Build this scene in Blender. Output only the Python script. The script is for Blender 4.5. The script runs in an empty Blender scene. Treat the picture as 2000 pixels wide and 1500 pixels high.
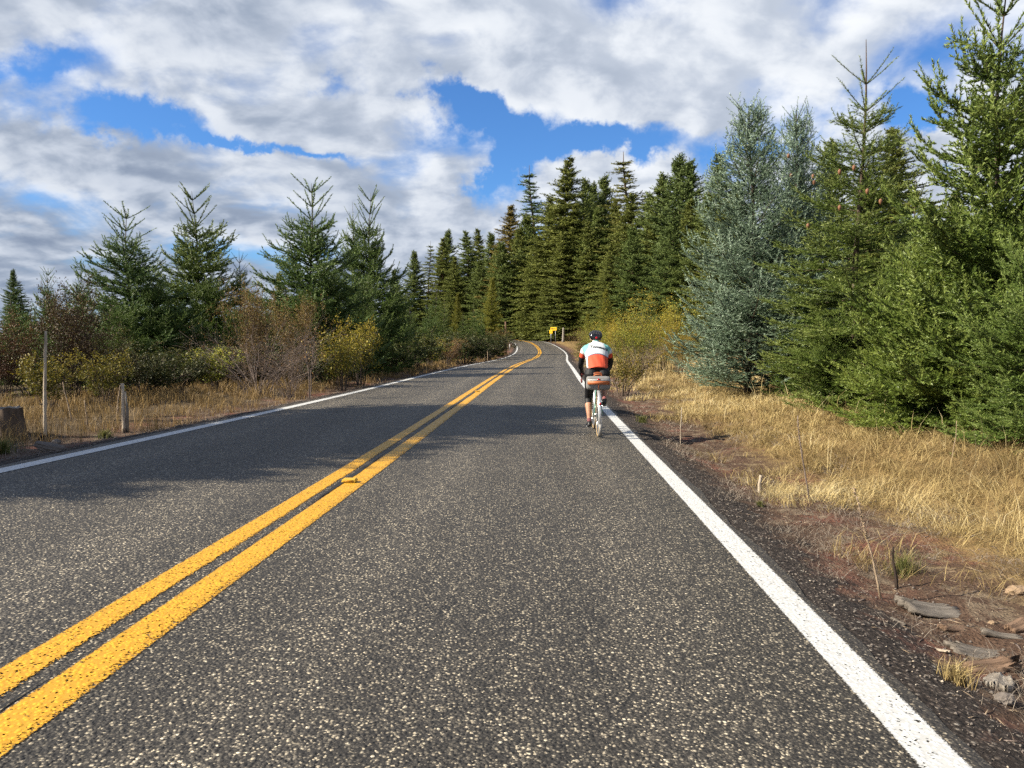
import bpy, bmesh, math, random
import numpy as np
from mathutils import Vector, Matrix
from mathutils.bvhtree import BVHTree

R_ = math.radians
SC = bpy.context.scene
COL = SC.collection
# ------------------------------------------------------------------ camera
F_PX, CAM_Z, PITCH = 1502.0, 1.5358, math.atan((750 - 655) / 1502.0)
cam_data = bpy.data.cameras.new('camera')
cam_data.sensor_width = 36.0
cam_data.lens = F_PX / 2000 * 36
cam_data.clip_start, cam_data.clip_end = 0.05, 9000
cam = bpy.data.objects.new('camera', cam_data)
COL.objects.link(cam)
cam.location = (0, 0, CAM_Z)
cam.rotation_euler = (math.pi / 2 - PITCH, 0, 0)
SC.camera = cam
# ------------------------------------------------------------------ view
SC.view_settings.view_transform = 'Standard'
SC.view_settings.look = 'None'
SC.view_settings.exposure = 1.28
SC.view_settings.gamma = 1.0
SC.view_settings.use_curve_mapping = False
SC.render.engine = 'CYCLES'
SC.cycles.max_bounces = 4
SC.cycles.diffuse_bounces = 3
SC.cycles.glossy_bounces = 2
SC.cycles.transmission_bounces = 3
SC.cycles.use_light_tree = False
SC.cycles.transparent_max_bounces = 12
SC.cycles.use_denoising = False
SC.render.filter_size = 1.3
# ------------------------------------------------------------------ sun
SUN_EL, SUN_A = R_(37), R_(13)
SUN = Vector((-math.cos(SUN_A) * math.cos(SUN_EL), -math.sin(SUN_A) * math.cos(SUN_EL), math.sin(SUN_EL)))
sun_data = bpy.data.lights.new('sun', 'SUN')
sun_data.energy, sun_data.angle, sun_data.color = 5.0, R_(0.53), (1.0, 0.90, 0.74)
sun = bpy.data.objects.new('sun', sun_data)
COL.objects.link(sun)
sun.rotation_euler = (-SUN).to_track_quat('-Z', 'Y').to_euler()
sun.location = (-30, 0, 40)


# ------------------------------------------------------------------ node helpers
class G:
    def __init__(self, tree):
        self.t = tree
        tree.nodes.clear()

    def n(self, typ, props=None, **ins):
        nd = self.t.nodes.new(typ)
        for k, v in (props or {}).items():
            setattr(nd, k, v)
        for k, v in ins.items():
            self.set(nd, k, v)
        return nd

    def set(self, nd, key, v):
        key = int(key[1:]) if key[0] == 'i' and key[1:].isdigit() else key.replace('_', ' ')
        s = nd.inputs[key]
        if hasattr(v, 'is_output'):
            self.t.links.new(v, s)
        else:
            s.default_value = v

    def m(self, op, a, b=0.0, c=0.0, clamp=False):
        nd = self.n('ShaderNodeMath', {'operation': op, 'use_clamp': clamp}, i0=a, i1=b)
        if op in ('MULTIPLY_ADD', 'SMOOTH_MIN', 'SMOOTH_MAX', 'COMPARE', 'WRAP'):
            self.set(nd, 'i2', c)
        return nd.outputs[0]

    def ss(self, v, a, b, lo=0.0, hi=1.0):
        nd = self.n('ShaderNodeMapRange', {'interpolation_type': 'SMOOTHSTEP', 'clamp': True})
        self.set(nd, 'i0', v)
        for k, x in ((1, a), (2, b), (3, lo), (4, hi)):
            self.set(nd, 'i%d' % k, x)
        return nd.outputs[0]

    def mix(self, f, a, b, blend='MIX'):
        nd = self.n('ShaderNodeMix', {'data_type': 'RGBA', 'blend_type': blend})
        self.set(nd, 'i0', f)
        for k, x in ((6, a), (7, b)):
            self.set(nd, 'i%d' % k, x if hasattr(x, 'is_output') else (tuple(x) + (1,))[:4])
        return nd.outputs[2]

    def ramp(self, f, stops):
        nd = self.n('ShaderNodeValToRGB')
        cr = nd.color_ramp
        while len(cr.elements) < len(stops):
            cr.elements.new(0.5)
        for e, (p, c) in zip(cr.elements, stops):
            e.position = p
            e.color = (tuple(c) + (1,))[:4]
        self.set(nd, 'i0', f)
        return nd.outputs[0]

    def noise(self, vec, scale, detail=3.0, rough=0.5, dist=0.0, out=0):
        nd = self.n('ShaderNodeTexNoise', None, Scale=scale, Detail=detail, Roughness=rough, Distortion=dist)
        if vec is not None:
            self.set(nd, 'Vector', vec)
        return nd.outputs[out]


# ------------------------------------------------------------------ world: clear sky seen through a broken cloud deck
world = bpy.data.worlds.new('World')
SC.world = world
world.use_nodes = True
g = G(world.node_tree)
sky = g.n('ShaderNodeTexSky', {'sky_type': 'NISHITA', 'sun_disc': False})
sky.sun_elevation, sky.sun_rotation = SUN_EL, math.atan2(SUN.x, SUN.y)
sky.air_density, sky.dust_density, sky.ozone_density = 1.0, 0.3, 2.5
bg_sky = g.n('ShaderNodeBackground', None, Color=g.mix(1.0, sky.outputs[0], (0.48, 0.82, 1.24), 'MULTIPLY'), Strength=0.054)
tc = g.n('ShaderNodeTexCoord')
sep = g.n('ShaderNodeSeparateXYZ', None, Vector=tc.outputs['Generated'])
dx, dy, dz = sep.outputs
zz = g.m('ADD', g.m('MAXIMUM', dz, 0.0), 0.34)
px, py = g.m('DIVIDE', dx, zz), g.m('DIVIDE', dy, zz)
pv = g.n('ShaderNodeCombineXYZ', None, X=px, Y=py, Z=2.35).outputs[0]
warp = g.noise(pv, 1.6, 3, 0.55, 0, 1)
wv = g.n('ShaderNodeVectorMath', {'operation': 'MULTIPLY_ADD'}, i0=warp, i1=(0.22, 0.22, 0), i2=pv).outputs[0]
n1 = g.noise(wv, 4.6, 9, 0.52)
off = g.n('ShaderNodeVectorMath', {'operation': 'ADD'}, i0=wv, i1=(-0.040, 0.022, 0.0)).outputs[0]
n1s = g.noise(off, 4.6, 6, 0.50)
big = g.noise(pv, 1.3, 3, 0.5)
# the openings in the deck: directions given as tangents (x/y, z/y)
ys = g.m('MAXIMUM', dy, 0.05)
az0, el0 = g.m('DIVIDE', dx, ys), g.m('DIVIDE', dz, ys)
wsep = g.n('ShaderNodeSeparateXYZ', None, Vector=g.noise(tc.outputs['Generated'], 9.0, 6, 0.62, 0, 1)).outputs
az = g.m('ADD', az0, g.m('MULTIPLY', g.m('SUBTRACT', wsep[0], 0.5), 0.30))
el = g.m('ADD', el0, g.m('MULTIPLY', g.m('SUBTRACT', wsep[1], 0.5), 0.15))


def blob(u, v, ru, rv, amp, tilt=0.0):
    ca, sa = math.cos(R_(tilt)), math.sin(R_(tilt))
    a = g.m('SUBTRACT', az, (u - 1000) / F_PX)
    b = g.m('SUBTRACT', el, (655 - v) / F_PX)
    p = g.m('ADD', g.m('MULTIPLY', a, ca * F_PX / ru), g.m('MULTIPLY', b, sa * F_PX / ru))
    q = g.m('ADD', g.m('MULTIPLY', a, -sa * F_PX / rv), g.m('MULTIPLY', b, ca * F_PX / rv))
    r2 = g.m('ADD', g.m('MULTIPLY', p, p), g.m('MULTIPLY', q, q))
    return g.m('MULTIPLY', g.m('EXPONENT', g.m('MULTIPLY', r2, -1.0)), amp)


gap = 0.0
for args in ((870, 205, 120, 30, 0.42, -6), (960, 235, 130, 32, 0.34, -4), (1150, 272, 220, 30, 0.50, -2), (985, 335, 45, 70, 0.40, 0),
             (290, 238, 160, 26, 0.40, -8), (520, 298, 150, 14, 0.38, -8), (640, 190, 40, 22, 0.16, 0), (1770, 212, 120, 34, 0.46, 4), (60, 130, 90, 24, 0.22, 0), (1560, 300, 90, 30, 0.25, 0),
             (1390, 330, 60, 60, 0.20, 0), (1850, 335, 50, 40, 0.16, 0),
             (1210, 345, 80, 30, -0.30, 0), (1840, 275, 90, 40, -0.26, 0)):
    gap = g.m('ADD', gap, blob(*args))
cov = g.m('SUBTRACT', g.m('ADD', n1, g.m('MULTIPLY', g.m('SUBTRACT', big, 0.5), 0.45)), gap)
dens = g.ss(g.m('SUBTRACT', cov, g.m('MULTIPLY', g.ss(dz, 0.36, 0.8), 0.20)), 0.19, 0.50)   # slanting views hide gaps; cover thinned high up, out of view, to deepen shadows
lit = g.ss(g.m('SUBTRACT', n1, n1s), -0.13, 0.13)
thick = g.ss(g.m('ADD', cov, gap), 0.34, 0.72)
shade = g.m('ADD', g.m('MULTIPLY', thick, 0.20), g.m('MULTIPLY', g.m('SUBTRACT', 1.0, lit), 0.42), clamp=True)
low = g.m('MULTIPLY', g.ss(dz, 0.02, 0.30, 1.0, 0.0), 0.38)
lft = g.m('MULTIPLY', g.ss(dx, -0.62, 0.25, 1.0, 0.0), 0.40)
over = g.m('MULTIPLY', g.ss(dz, 0.38, 0.9), 0.22)  # clouds above the frame darkened too, to weaken the sky's fill light
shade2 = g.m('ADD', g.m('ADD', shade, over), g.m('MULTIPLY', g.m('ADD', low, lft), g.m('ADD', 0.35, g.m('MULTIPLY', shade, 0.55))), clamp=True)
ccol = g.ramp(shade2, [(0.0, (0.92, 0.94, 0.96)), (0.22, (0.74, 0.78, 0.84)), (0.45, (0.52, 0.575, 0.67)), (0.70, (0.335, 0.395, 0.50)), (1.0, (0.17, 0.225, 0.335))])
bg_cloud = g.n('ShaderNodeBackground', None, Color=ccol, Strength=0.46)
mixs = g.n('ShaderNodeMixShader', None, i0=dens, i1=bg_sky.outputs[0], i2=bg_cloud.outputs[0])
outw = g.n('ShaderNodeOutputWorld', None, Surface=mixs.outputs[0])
world.cycles.sampling_method = 'MANUAL'
world.cycles.sample_map_resolution = 512
world.cycles_visibility.camera = True

# ------------------------------------------------------------------ scene helpers
rng = np.random.default_rng(7)


def tag(o, label=None, cat=None, group=None, kind=None):
    for k, v in (('label', label), ('category', cat), ('group', group), ('kind', kind)):
        if v:
            o[k] = v
    return o


def link(o, parent=None):
    COL.objects.link(o)
    if parent is not None:
        o.parent = parent
    return o


def empty(name, loc=(0, 0, 0), rz=0.0):
    o = link(bpy.data.objects.new(name, None))
    o.empty_display_size = 0.1
    o.location = loc
    o.rotation_euler = (0, 0, rz)
    return o


def np_mesh(name, V, T, mats, smooth=False, attrs=None, quads=None):
    """mesh from numpy: V (n,3), T (m,3) triangles and/or quads (k,4)"""
    me = bpy.data.meshes.new(name)
    V = np.ascontiguousarray(V, np.float32)
    T = np.zeros((0, 3), np.int32) if T is None else np.asarray(T, np.int32)
    Q = np.zeros((0, 4), np.int32) if quads is None else np.asarray(quads, np.int32)
    nl = T.size + Q.size
    me.vertices.add(len(V))
    me.vertices.foreach_set('co', V.ravel())
    me.loops.add(nl)
    me.loops.foreach_set('vertex_index', np.concatenate([T.ravel(), Q.ravel()]).astype(np.int32))
    st = np.concatenate([np.arange(len(T)) * 3, T.size + np.arange(len(Q)) * 4]).astype(np.int32)
    me.polygons.add(len(st))
    me.polygons.foreach_set('loop_start', st)
    if smooth:
        me.polygons.foreach_set('use_smooth', np.ones(len(st), bool))
    for k, v in (attrs or {}).items():
        a = me.attributes.new(k, 'FLOAT', 'POINT')
        a.data.foreach_set('value', np.ascontiguousarray(v, np.float32))
    me.update(calc_edges=True)
    for m in (mats if isinstance(mats, (list, tuple)) else [mats]):
        me.materials.append(m)
    return me


def mobj(name, me, parent=None, loc=None):
    o = link(bpy.data.objects.new(name, me), parent)
    if loc is not None:
        o.location = loc
    return o


class MB:
    """collects simple shapes into one mesh"""
    def __init__(self):
        self.V, self.T, self.Q, self.k = [], [], [], 0

    def add(self, V, T=None, Q=None):
        V = np.asarray(V, float).reshape(-1, 3)
        if T is not None and len(T):
            self.T.append(np.asarray(T) + self.k)
        if Q is not None and len(Q):
            self.Q.append(np.asarray(Q) + self.k)
        self.V.append(V)
        self.k += len(V)

    def tube(self, P, r, n=6, cap=True):
        P = np.asarray(P, float)
        m = len(P)
        r = np.broadcast_to(np.asarray(r, float), (m,))
        D = np.gradient(P, axis=0)
        D /= np.linalg.norm(D, axis=1)[:, None] + 1e-9
        ref = np.array([0, 0, 1.0]) if abs(D[:, 2]).mean() < 0.8 else np.array([1.0, 0, 0])
        A = np.cross(D, ref)
        A /= np.linalg.norm(A, axis=1)[:, None] + 1e-9
        B = np.cross(D, A)
        th = np.arange(n) * 2 * np.pi / n
        V = P[:, None] + r[:, None, None] * (np.cos(th)[None, :, None] * A[:, None] + np.sin(th)[None, :, None] * B[:, None])
        i, j = np.meshgrid(np.arange(m - 1), np.arange(n), indexing='ij')
        a, b = i * n + j, i * n + (j + 1) % n
        Q = np.stack([a, b, b + n, a + n], -1).reshape(-1, 4)
        T = []
        V = V.reshape(-1, 3)
        if cap:
            V = np.concatenate([V, P[[0, -1]]])
            jj = np.arange(n)
            T = np.concatenate([np.stack([np.full(n, m * n), (jj + 1) % n, jj], -1),
                                np.stack([np.full(n, m * n + 1), (m - 1) * n + jj, (m - 1) * n + (jj + 1) % n], -1)])
        self.add(V, T, Q)

    def box(self, c, s, rot=None):
        h = np.asarray(s, float) / 2
        V = np.array([(x, y, z) for x in (-1, 1) for y in (-1, 1) for z in (-1, 1)]) * h
        if rot is not None:
            V = V @ np.array(rot).T
        self.add(V + np.asarray(c, float), None, [(0, 1, 3, 2), (4, 6, 7, 5), (0, 4, 5, 1), (2, 3, 7, 6), (0, 2, 6, 4), (1, 5, 7, 3)])

    def build(self, name, mat, parent=None, smooth=False, loc=None):
        V = np.concatenate(self.V)
        T = np.concatenate(self.T) if self.T else None
        Q = np.concatenate(self.Q) if self.Q else None
        return mobj(name, np_mesh(name, V, T, mat, smooth, quads=Q), parent, loc)


def copy_tree(o, parent=None):
    c = o.copy()
    COL.objects.link(c)
    c.parent = parent
    for ch in list(o.children):
        copy_tree(ch, c)
    return c


# ------------------------------------------------------------------ materials
AL = 0.68          # surface colours below were noted from the picture; this brings them to real reflectance


def mat(name):
    m = bpy.data.materials.new(name)
    m.use_nodes = True
    return m, G(m.node_tree)


def finish(gr, shader):
    gr.n('ShaderNodeOutputMaterial', None, Surface=shader)


def plain(name, col, rough=0.6, metal=0.0, var=0.12, scale=30.0, spec=0.4, bump=0.0, coat=0.0):
    m, q = mat(name)
    col = [x * AL for x in col]
    tcn = q.n('ShaderNodeTexCoord').outputs['Object']
    nz = q.noise(tcn, scale, 5, 0.6)
    c = q.mix(nz, [x * (1 - var) for x in col], [min(1, x * (1 + var)) for x in col])
    b = q.n('ShaderNodeBsdfPrincipled', None, Base_Color=c, Roughness=q.ss(nz, 0.2, 0.8, rough * 0.85, min(1, rough * 1.15)), Metallic=metal)
    b.inputs['Specular IOR Level'].default_value = spec
    b.inputs['Coat Weight'].default_value = coat
    if bump:
        q.set(b, 'Normal', q.n('ShaderNodeBump', None, Strength=bump, Distance=0.01, Height=nz).outputs[0])
    finish(q, b.outputs[0])
    return m


def foliage_mat(name, stops, transl=0.25, rough=0.55, spec=0.25):
    """leaf colour from the per-vertex tint, tinted once more by the object's own colour"""
    m, q = mat(name)
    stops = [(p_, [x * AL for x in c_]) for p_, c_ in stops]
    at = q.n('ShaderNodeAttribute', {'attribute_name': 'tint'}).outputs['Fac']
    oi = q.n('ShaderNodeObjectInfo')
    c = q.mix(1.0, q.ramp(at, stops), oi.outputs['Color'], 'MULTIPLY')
    b = q.n('ShaderNodeBsdfPrincipled', None, Base_Color=c, Roughness=rough)
    b.inputs['Specular IOR Level'].default_value = spec
    t = q.n('ShaderNodeBsdfTranslucent', None, Color=c)
    finish(q, q.n('ShaderNodeMixShader', None, i0=transl, i1=b.outputs[0], i2=t.outputs[0]).outputs[0])
    return m


M = {}
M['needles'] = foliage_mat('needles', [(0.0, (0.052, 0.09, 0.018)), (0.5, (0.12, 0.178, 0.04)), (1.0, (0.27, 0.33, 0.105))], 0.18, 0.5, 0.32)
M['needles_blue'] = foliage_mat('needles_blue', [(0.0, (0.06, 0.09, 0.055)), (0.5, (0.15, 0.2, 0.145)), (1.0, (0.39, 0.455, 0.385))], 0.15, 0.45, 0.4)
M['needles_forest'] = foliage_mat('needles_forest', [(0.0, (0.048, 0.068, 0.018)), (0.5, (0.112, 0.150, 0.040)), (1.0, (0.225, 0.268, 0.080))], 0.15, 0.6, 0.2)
M['larch'] = foliage_mat('larch', [(0.0, (0.10, 0.125, 0.018)), (0.5, (0.200, 0.215, 0.026)), (1.0, (0.330, 0.300, 0.036))], 0.3)
M['leaf_yellow'] = foliage_mat('leaf_yellow', [(0.0, (0.13, 0.155, 0.030)), (0.45, (0.30, 0.295, 0.048)), (0.8, (0.50, 0.385, 0.055)), (1.0, (0.66, 0.52, 0.085))], 0.3)
M['leaf_orange'] = foliage_mat('leaf_orange', [(0.0, (0.085, 0.06, 0.022)), (0.5, (0.20, 0.115, 0.045)), (0.85, (0.34, 0.19, 0.065)), (1.0, (0.42, 0.32, 0.08))], 0.25)
M['leaf_brown'] = foliage_mat('leaf_brown', [(0.0, (0.035, 0.020, 0.010)), (0.5, (0.085, 0.046, 0.022)), (0.85, (0.125, 0.070, 0.03)), (1.0, (0.26, 0.20, 0.04))], 0.15)
M['leaf_dark'] = foliage_mat('leaf_dark', [(0.0, (0.025, 0.035, 0.012)), (0.6, (0.06, 0.075, 0.02)), (1.0, (0.14, 0.13, 0.03))], 0.2)
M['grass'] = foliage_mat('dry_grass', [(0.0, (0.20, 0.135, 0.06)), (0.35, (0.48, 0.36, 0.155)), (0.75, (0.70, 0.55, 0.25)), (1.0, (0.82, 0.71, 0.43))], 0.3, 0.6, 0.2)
M['grass_grey'] = foliage_mat('matted_grass', [(0.0, (0.16, 0.125, 0.095)), (0.5, (0.29, 0.24, 0.19)), (1.0, (0.44, 0.385, 0.315))], 0.15, 0.8, 0.1)
M['grass_green'] = foliage_mat('green_grass', [(0.0, (0.07, 0.09, 0.02)), (0.5, (0.17, 0.19, 0.05)), (1.0, (0.40, 0.36, 0.14))], 0.3)


def bark(name, a, b_, scale=12.0, grain=(1, 1, 0.18)):
    m, q = mat(name)
    o = q.n('ShaderNodeTexCoord').outputs['Object']
    mp = q.n('ShaderNodeMapping', None, Vector=o, Scale=grain).outputs[0]
    nz = q.noise(mp, scale, 6, 0.65, 0.6)
    c = q.ramp(nz, [(0.3, [x * AL for x in a]), (0.7, [x * AL for x in b_])])
    bs = q.n('ShaderNodeBsdfPrincipled', None, Base_Color=c, Roughness=0.85)
    bs.inputs['Specular IOR Level'].default_value = 0.2
    q.set(bs, 'Normal', q.n('ShaderNodeBump', None, Strength=0.7, Distance=0.02, Height=nz).outputs[0])
    finish(q, bs.outputs[0])
    return m


M['bark'] = bark('bark', (0.05, 0.036, 0.026), (0.17, 0.125, 0.095))
M['bark_red'] = bark('bark_red', (0.10, 0.055, 0.033), (0.30, 0.19, 0.13))
M['twig'] = bark('twig', (0.075, 0.055, 0.045), (0.20, 0.155, 0.125), 30)
M['twig_grey'] = bark('twig_grey', (0.12, 0.09, 0.075), (0.30, 0.24, 0.21), 30)
M['dead_wood'] = bark('dead_wood', (0.15, 0.125, 0.10), (0.46, 0.42, 0.36), 25)
M['pale_wood'] = bark('pale_wood', (0.36, 0.28, 0.20), (0.74, 0.65, 0.52), 30)
M['stalk'] = bark('stalk', (0.26, 0.18, 0.11), (0.60, 0.47, 0.33), 60)
M['char'] = bark('root', (0.02, 0.015, 0.012), (0.08, 0.055, 0.042), 30)
M['stone'] = plain('stone', (0.19, 0.165, 0.145), 0.85, var=0.4, scale=40, bump=0.6, spec=0.2)
M['cone'] = plain('cone', (0.26, 0.12, 0.06), 0.7, var=0.35, scale=60, bump=0.4)


def chips(q, pos, light=0.12):
    """bound stone chips: cell colours, dark binder between, and a height for bump"""
    v1 = q.n('ShaderNodeTexVoronoi', {'feature': 'F1'}, Vector=pos, Scale=50.0, Randomness=1.0)
    v2 = q.n('ShaderNodeTexVoronoi', {'feature': 'F1'}, Vector=pos, Scale=115.0, Randomness=1.0)
    r1 = q.n('ShaderNodeSeparateColor', None, Color=v1.outputs['Color']).outputs
    r2 = q.n('ShaderNodeSeparateColor', None, Color=v2.outputs['Color']).outputs
    return v1.outputs['Distance'], r1, v2.outputs['Distance'], r2


def asphalt():
    m, q = mat('chip_seal_asphalt')
    pos = q.n('ShaderNodeNewGeometry').outputs['Position']
    d1, r1, d2, r2 = chips(q, pos)
    lat = q.n('ShaderNodeAttribute', {'attribute_name': 'lat'}).outputs['Fac']
    body = q.ramp(r1[0], [(0.0, (0.016, 0.015, 0.0145)), (0.45, (0.034, 0.031, 0.0285)), (0.72, (0.070, 0.064, 0.055)), (0.86, (0.19, 0.17, 0.14)), (0.94, (0.38, 0.335, 0.265)), (1.0, (0.56, 0.51, 0.41))])
    fine = q.ramp(r2[1], [(0.0, (0.014, 0.0135, 0.013)), (0.6, (0.036, 0.033, 0.030)), (0.88, (0.10, 0.091, 0.078)), (1.0, (0.46, 0.41, 0.32))])
    top = q.ss(d1, 0.30, 0.48, 1.0, 0.0)
    c = q.mix(top, fine, body)
    c = q.mix(q.m('MULTIPLY', q.ss(d2, 0.35, 0.6), 0.55), c, (0.009, 0.0085, 0.008))
    # worn wheel tracks and lane-wide patches
    big = q.noise(pos, 0.55, 4, 0.6)
    str_ = q.noise(q.n('ShaderNodeMapping', None, Vector=pos, Scale=(2.6, 0.10, 1)).outputs[0], 1.0, 4, 0.6)
    tr = q.m('ABSOLUTE', q.m('SUBTRACT', q.m('ABSOLUTE', q.m('SUBTRACT', q.m('ABSOLUTE', lat), 1.72)), 0.85))
    track = q.ss(tr, 0.05, 0.45, 1.14, 0.90)
    k = q.m('MULTIPLY', track, q.m('ADD', 0.30, q.m('ADD', q.m('MULTIPLY', big, 0.75), q.m('MULTIPLY', str_, 0.75))))
    k = q.m('MULTIPLY', k, 1.72 * AL)
    c = q.mix(1.0, c, q.n('ShaderNodeCombineColor', None, Red=q.m('MULTIPLY', k, 1.03), Green=k, Blue=q.m('MULTIPLY', k, 0.92)).outputs[0], 'MULTIPLY')
    sh_ = q.m('MULTIPLY', q.ss(q.m('ADD', q.m('ABSOLUTE', lat), q.m('MULTIPLY', q.noise(pos, 9, 4, 0.6), 0.10)), 3.42, 3.50), 0.55)
    c = q.mix(sh_, c, (0.030, 0.027, 0.025))
    cw = q.n('ShaderNodeVectorMath', {'operation': 'MULTIPLY_ADD'}, i0=q.noise(pos, 1.6, 4, 0.6, 0, 1), i1=(0.9, 0.9, 0), i2=pos).outputs[0]
    cv = q.n('ShaderNodeTexVoronoi', {'feature': 'DISTANCE_TO_EDGE'}, Vector=q.n('ShaderNodeMapping', None, Vector=cw, Scale=(0.30, 0.13, 1)).outputs[0], Scale=1.0).outputs['Distance']
    crack = q.m('MULTIPLY', q.ss(cv, 0.0008, 0.0028, 1.0, 0.0), q.ss(q.noise(pos, 0.45, 2, 0.5), 0.50, 0.60))
    c = q.mix(q.m('MULTIPLY', crack, 0.85), c, (0.008, 0.008, 0.008))
    stain = q.ss(q.noise(q.n('ShaderNodeMapping', None, Vector=pos, Scale=(1.3, 0.35, 1)).outputs[0], 0.8, 5, 0.65), 0.56, 0.72)
    c = q.mix(q.m('MULTIPLY', stain, 0.35), c, (0.018, 0.017, 0.016))
    # tar spots
    vs = q.n('ShaderNodeTexVoronoi', {'feature': 'F1'}, Vector=q.n('ShaderNodeVectorMath', {'operation': 'ADD'}, i0=pos, i1=q.n('ShaderNodeVectorMath', {'operation': 'MULTIPLY'}, i0=q.noise(pos, 60, 2, 0.5, 0, 1), i1=(0.03, 0.03, 0)).outputs[0]).outputs[0], Scale=1.25)
    spot = q.ss(vs.outputs['Distance'], 0.016, 0.026, 1.0, 0.0)
    c = q.mix(q.m('MULTIPLY', spot, 0.9), c, (0.012, 0.012, 0.013))
    b = q.n('ShaderNodeBsdfPrincipled', None, Base_Color=c, Roughness=0.62)
    b.inputs['Specular IOR Level'].default_value = 0.35
    hgt = q.m('SUBTRACT', q.m('ADD', q.m('MULTIPLY', q.ss(d1, 0.1, 0.6, 1.0, 0.0), 1.0), q.m('MULTIPLY', r1[1], 0.5)), q.m('MULTIPLY', d2, 0.4))
    q.set(b, 'Normal', q.n('ShaderNodeBump', None, Strength=0.75, Distance=0.006, Height=hgt).outputs[0])
    finish(q, b.outputs[0])
    return m


def paint(name, col, col2, wear):
    """thick road paint over chips: solid in the middle, breaking up over the stones at both edges"""
    m, q = mat(name)
    pos = q.n('ShaderNodeNewGeometry').outputs['Position']
    d1, r1, d2, r2 = chips(q, pos)
    uvw = q.n('ShaderNodeAttribute', {'attribute_name': 'across'}).outputs['Fac']
    ed = q.m('SUBTRACT', 1.0, q.m('ABSOLUTE', uvw))
    nz = q.noise(pos, 9.0, 4, 0.65)
    lon = q.noise(pos, 0.9, 3, 0.6)
    grit = q.noise(pos, 120.0, 3, 0.7)
    edge_n = q.m('ADD', q.m('MULTIPLY', q.m('SUBTRACT', grit, 0.5), 1.6), q.m('MULTIPLY', q.m('SUBTRACT', nz, 0.5), 0.5))
    cover = q.m('ADD', q.m('MULTIPLY', ed, 5.5), q.m('MULTIPLY', edge_n, 1.25))
    worn = q.m('MULTIPLY', q.ss(uvw, 0.15, 0.75), q.m('MULTIPLY', wear, q.m('ADD', 0.55, q.m('MULTIPLY', lon, 0.9))))
    scrape = q.m('ADD', q.m('MULTIPLY', r2[2], 0.55), q.m('ADD', q.m('MULTIPLY', grit, 0.9), q.m('MULTIPLY', nz, 0.5)))
    hold = q.ss(q.m('SUBTRACT', scrape, worn), 0.30, 0.50)
    hold = q.m('MULTIPLY', hold, q.ss(q.m('ADD', r2[0], q.m('MULTIPLY', nz, 0.25)), 1.03 + 0.09 * max(0.0, 0.6 - wear), 1.08 + 0.09 * max(0.0, 0.6 - wear), 1.0, 0.0))
    alpha = q.m('MULTIPLY', q.ss(cover, 0.35, 0.75), hold)
    tone = q.noise(pos, 25, 5, 0.65)
    c = q.mix(q.ss(tone, 0.3, 0.75), col, col2)
    c = q.mix(q.m('MULTIPLY', q.ss(d1, 0.38, 0.62), 0.45), c, [x * 0.45 for x in col2])
    b = q.n('ShaderNodeBsdfPrincipled', None, Base_Color=c, Roughness=0.5)
    b.inputs['Specular IOR Level'].default_value = 0.4
    hgt = q.m('ADD', q.ss(d1, 0.1, 0.6, 1.0, 0.0), q.m('MULTIPLY', tone, 0.5))
    q.set(b, 'Normal', q.n('ShaderNodeBump', None, Strength=0.45, Distance=0.005, Height=hgt).outputs[0])
    tr = q.n('ShaderNodeBsdfTransparent')
    finish(q, q.n('ShaderNodeMixShader', None, i0=alpha, i1=tr.outputs[0], i2=b.outputs[0]).outputs[0])
    return m


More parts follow.
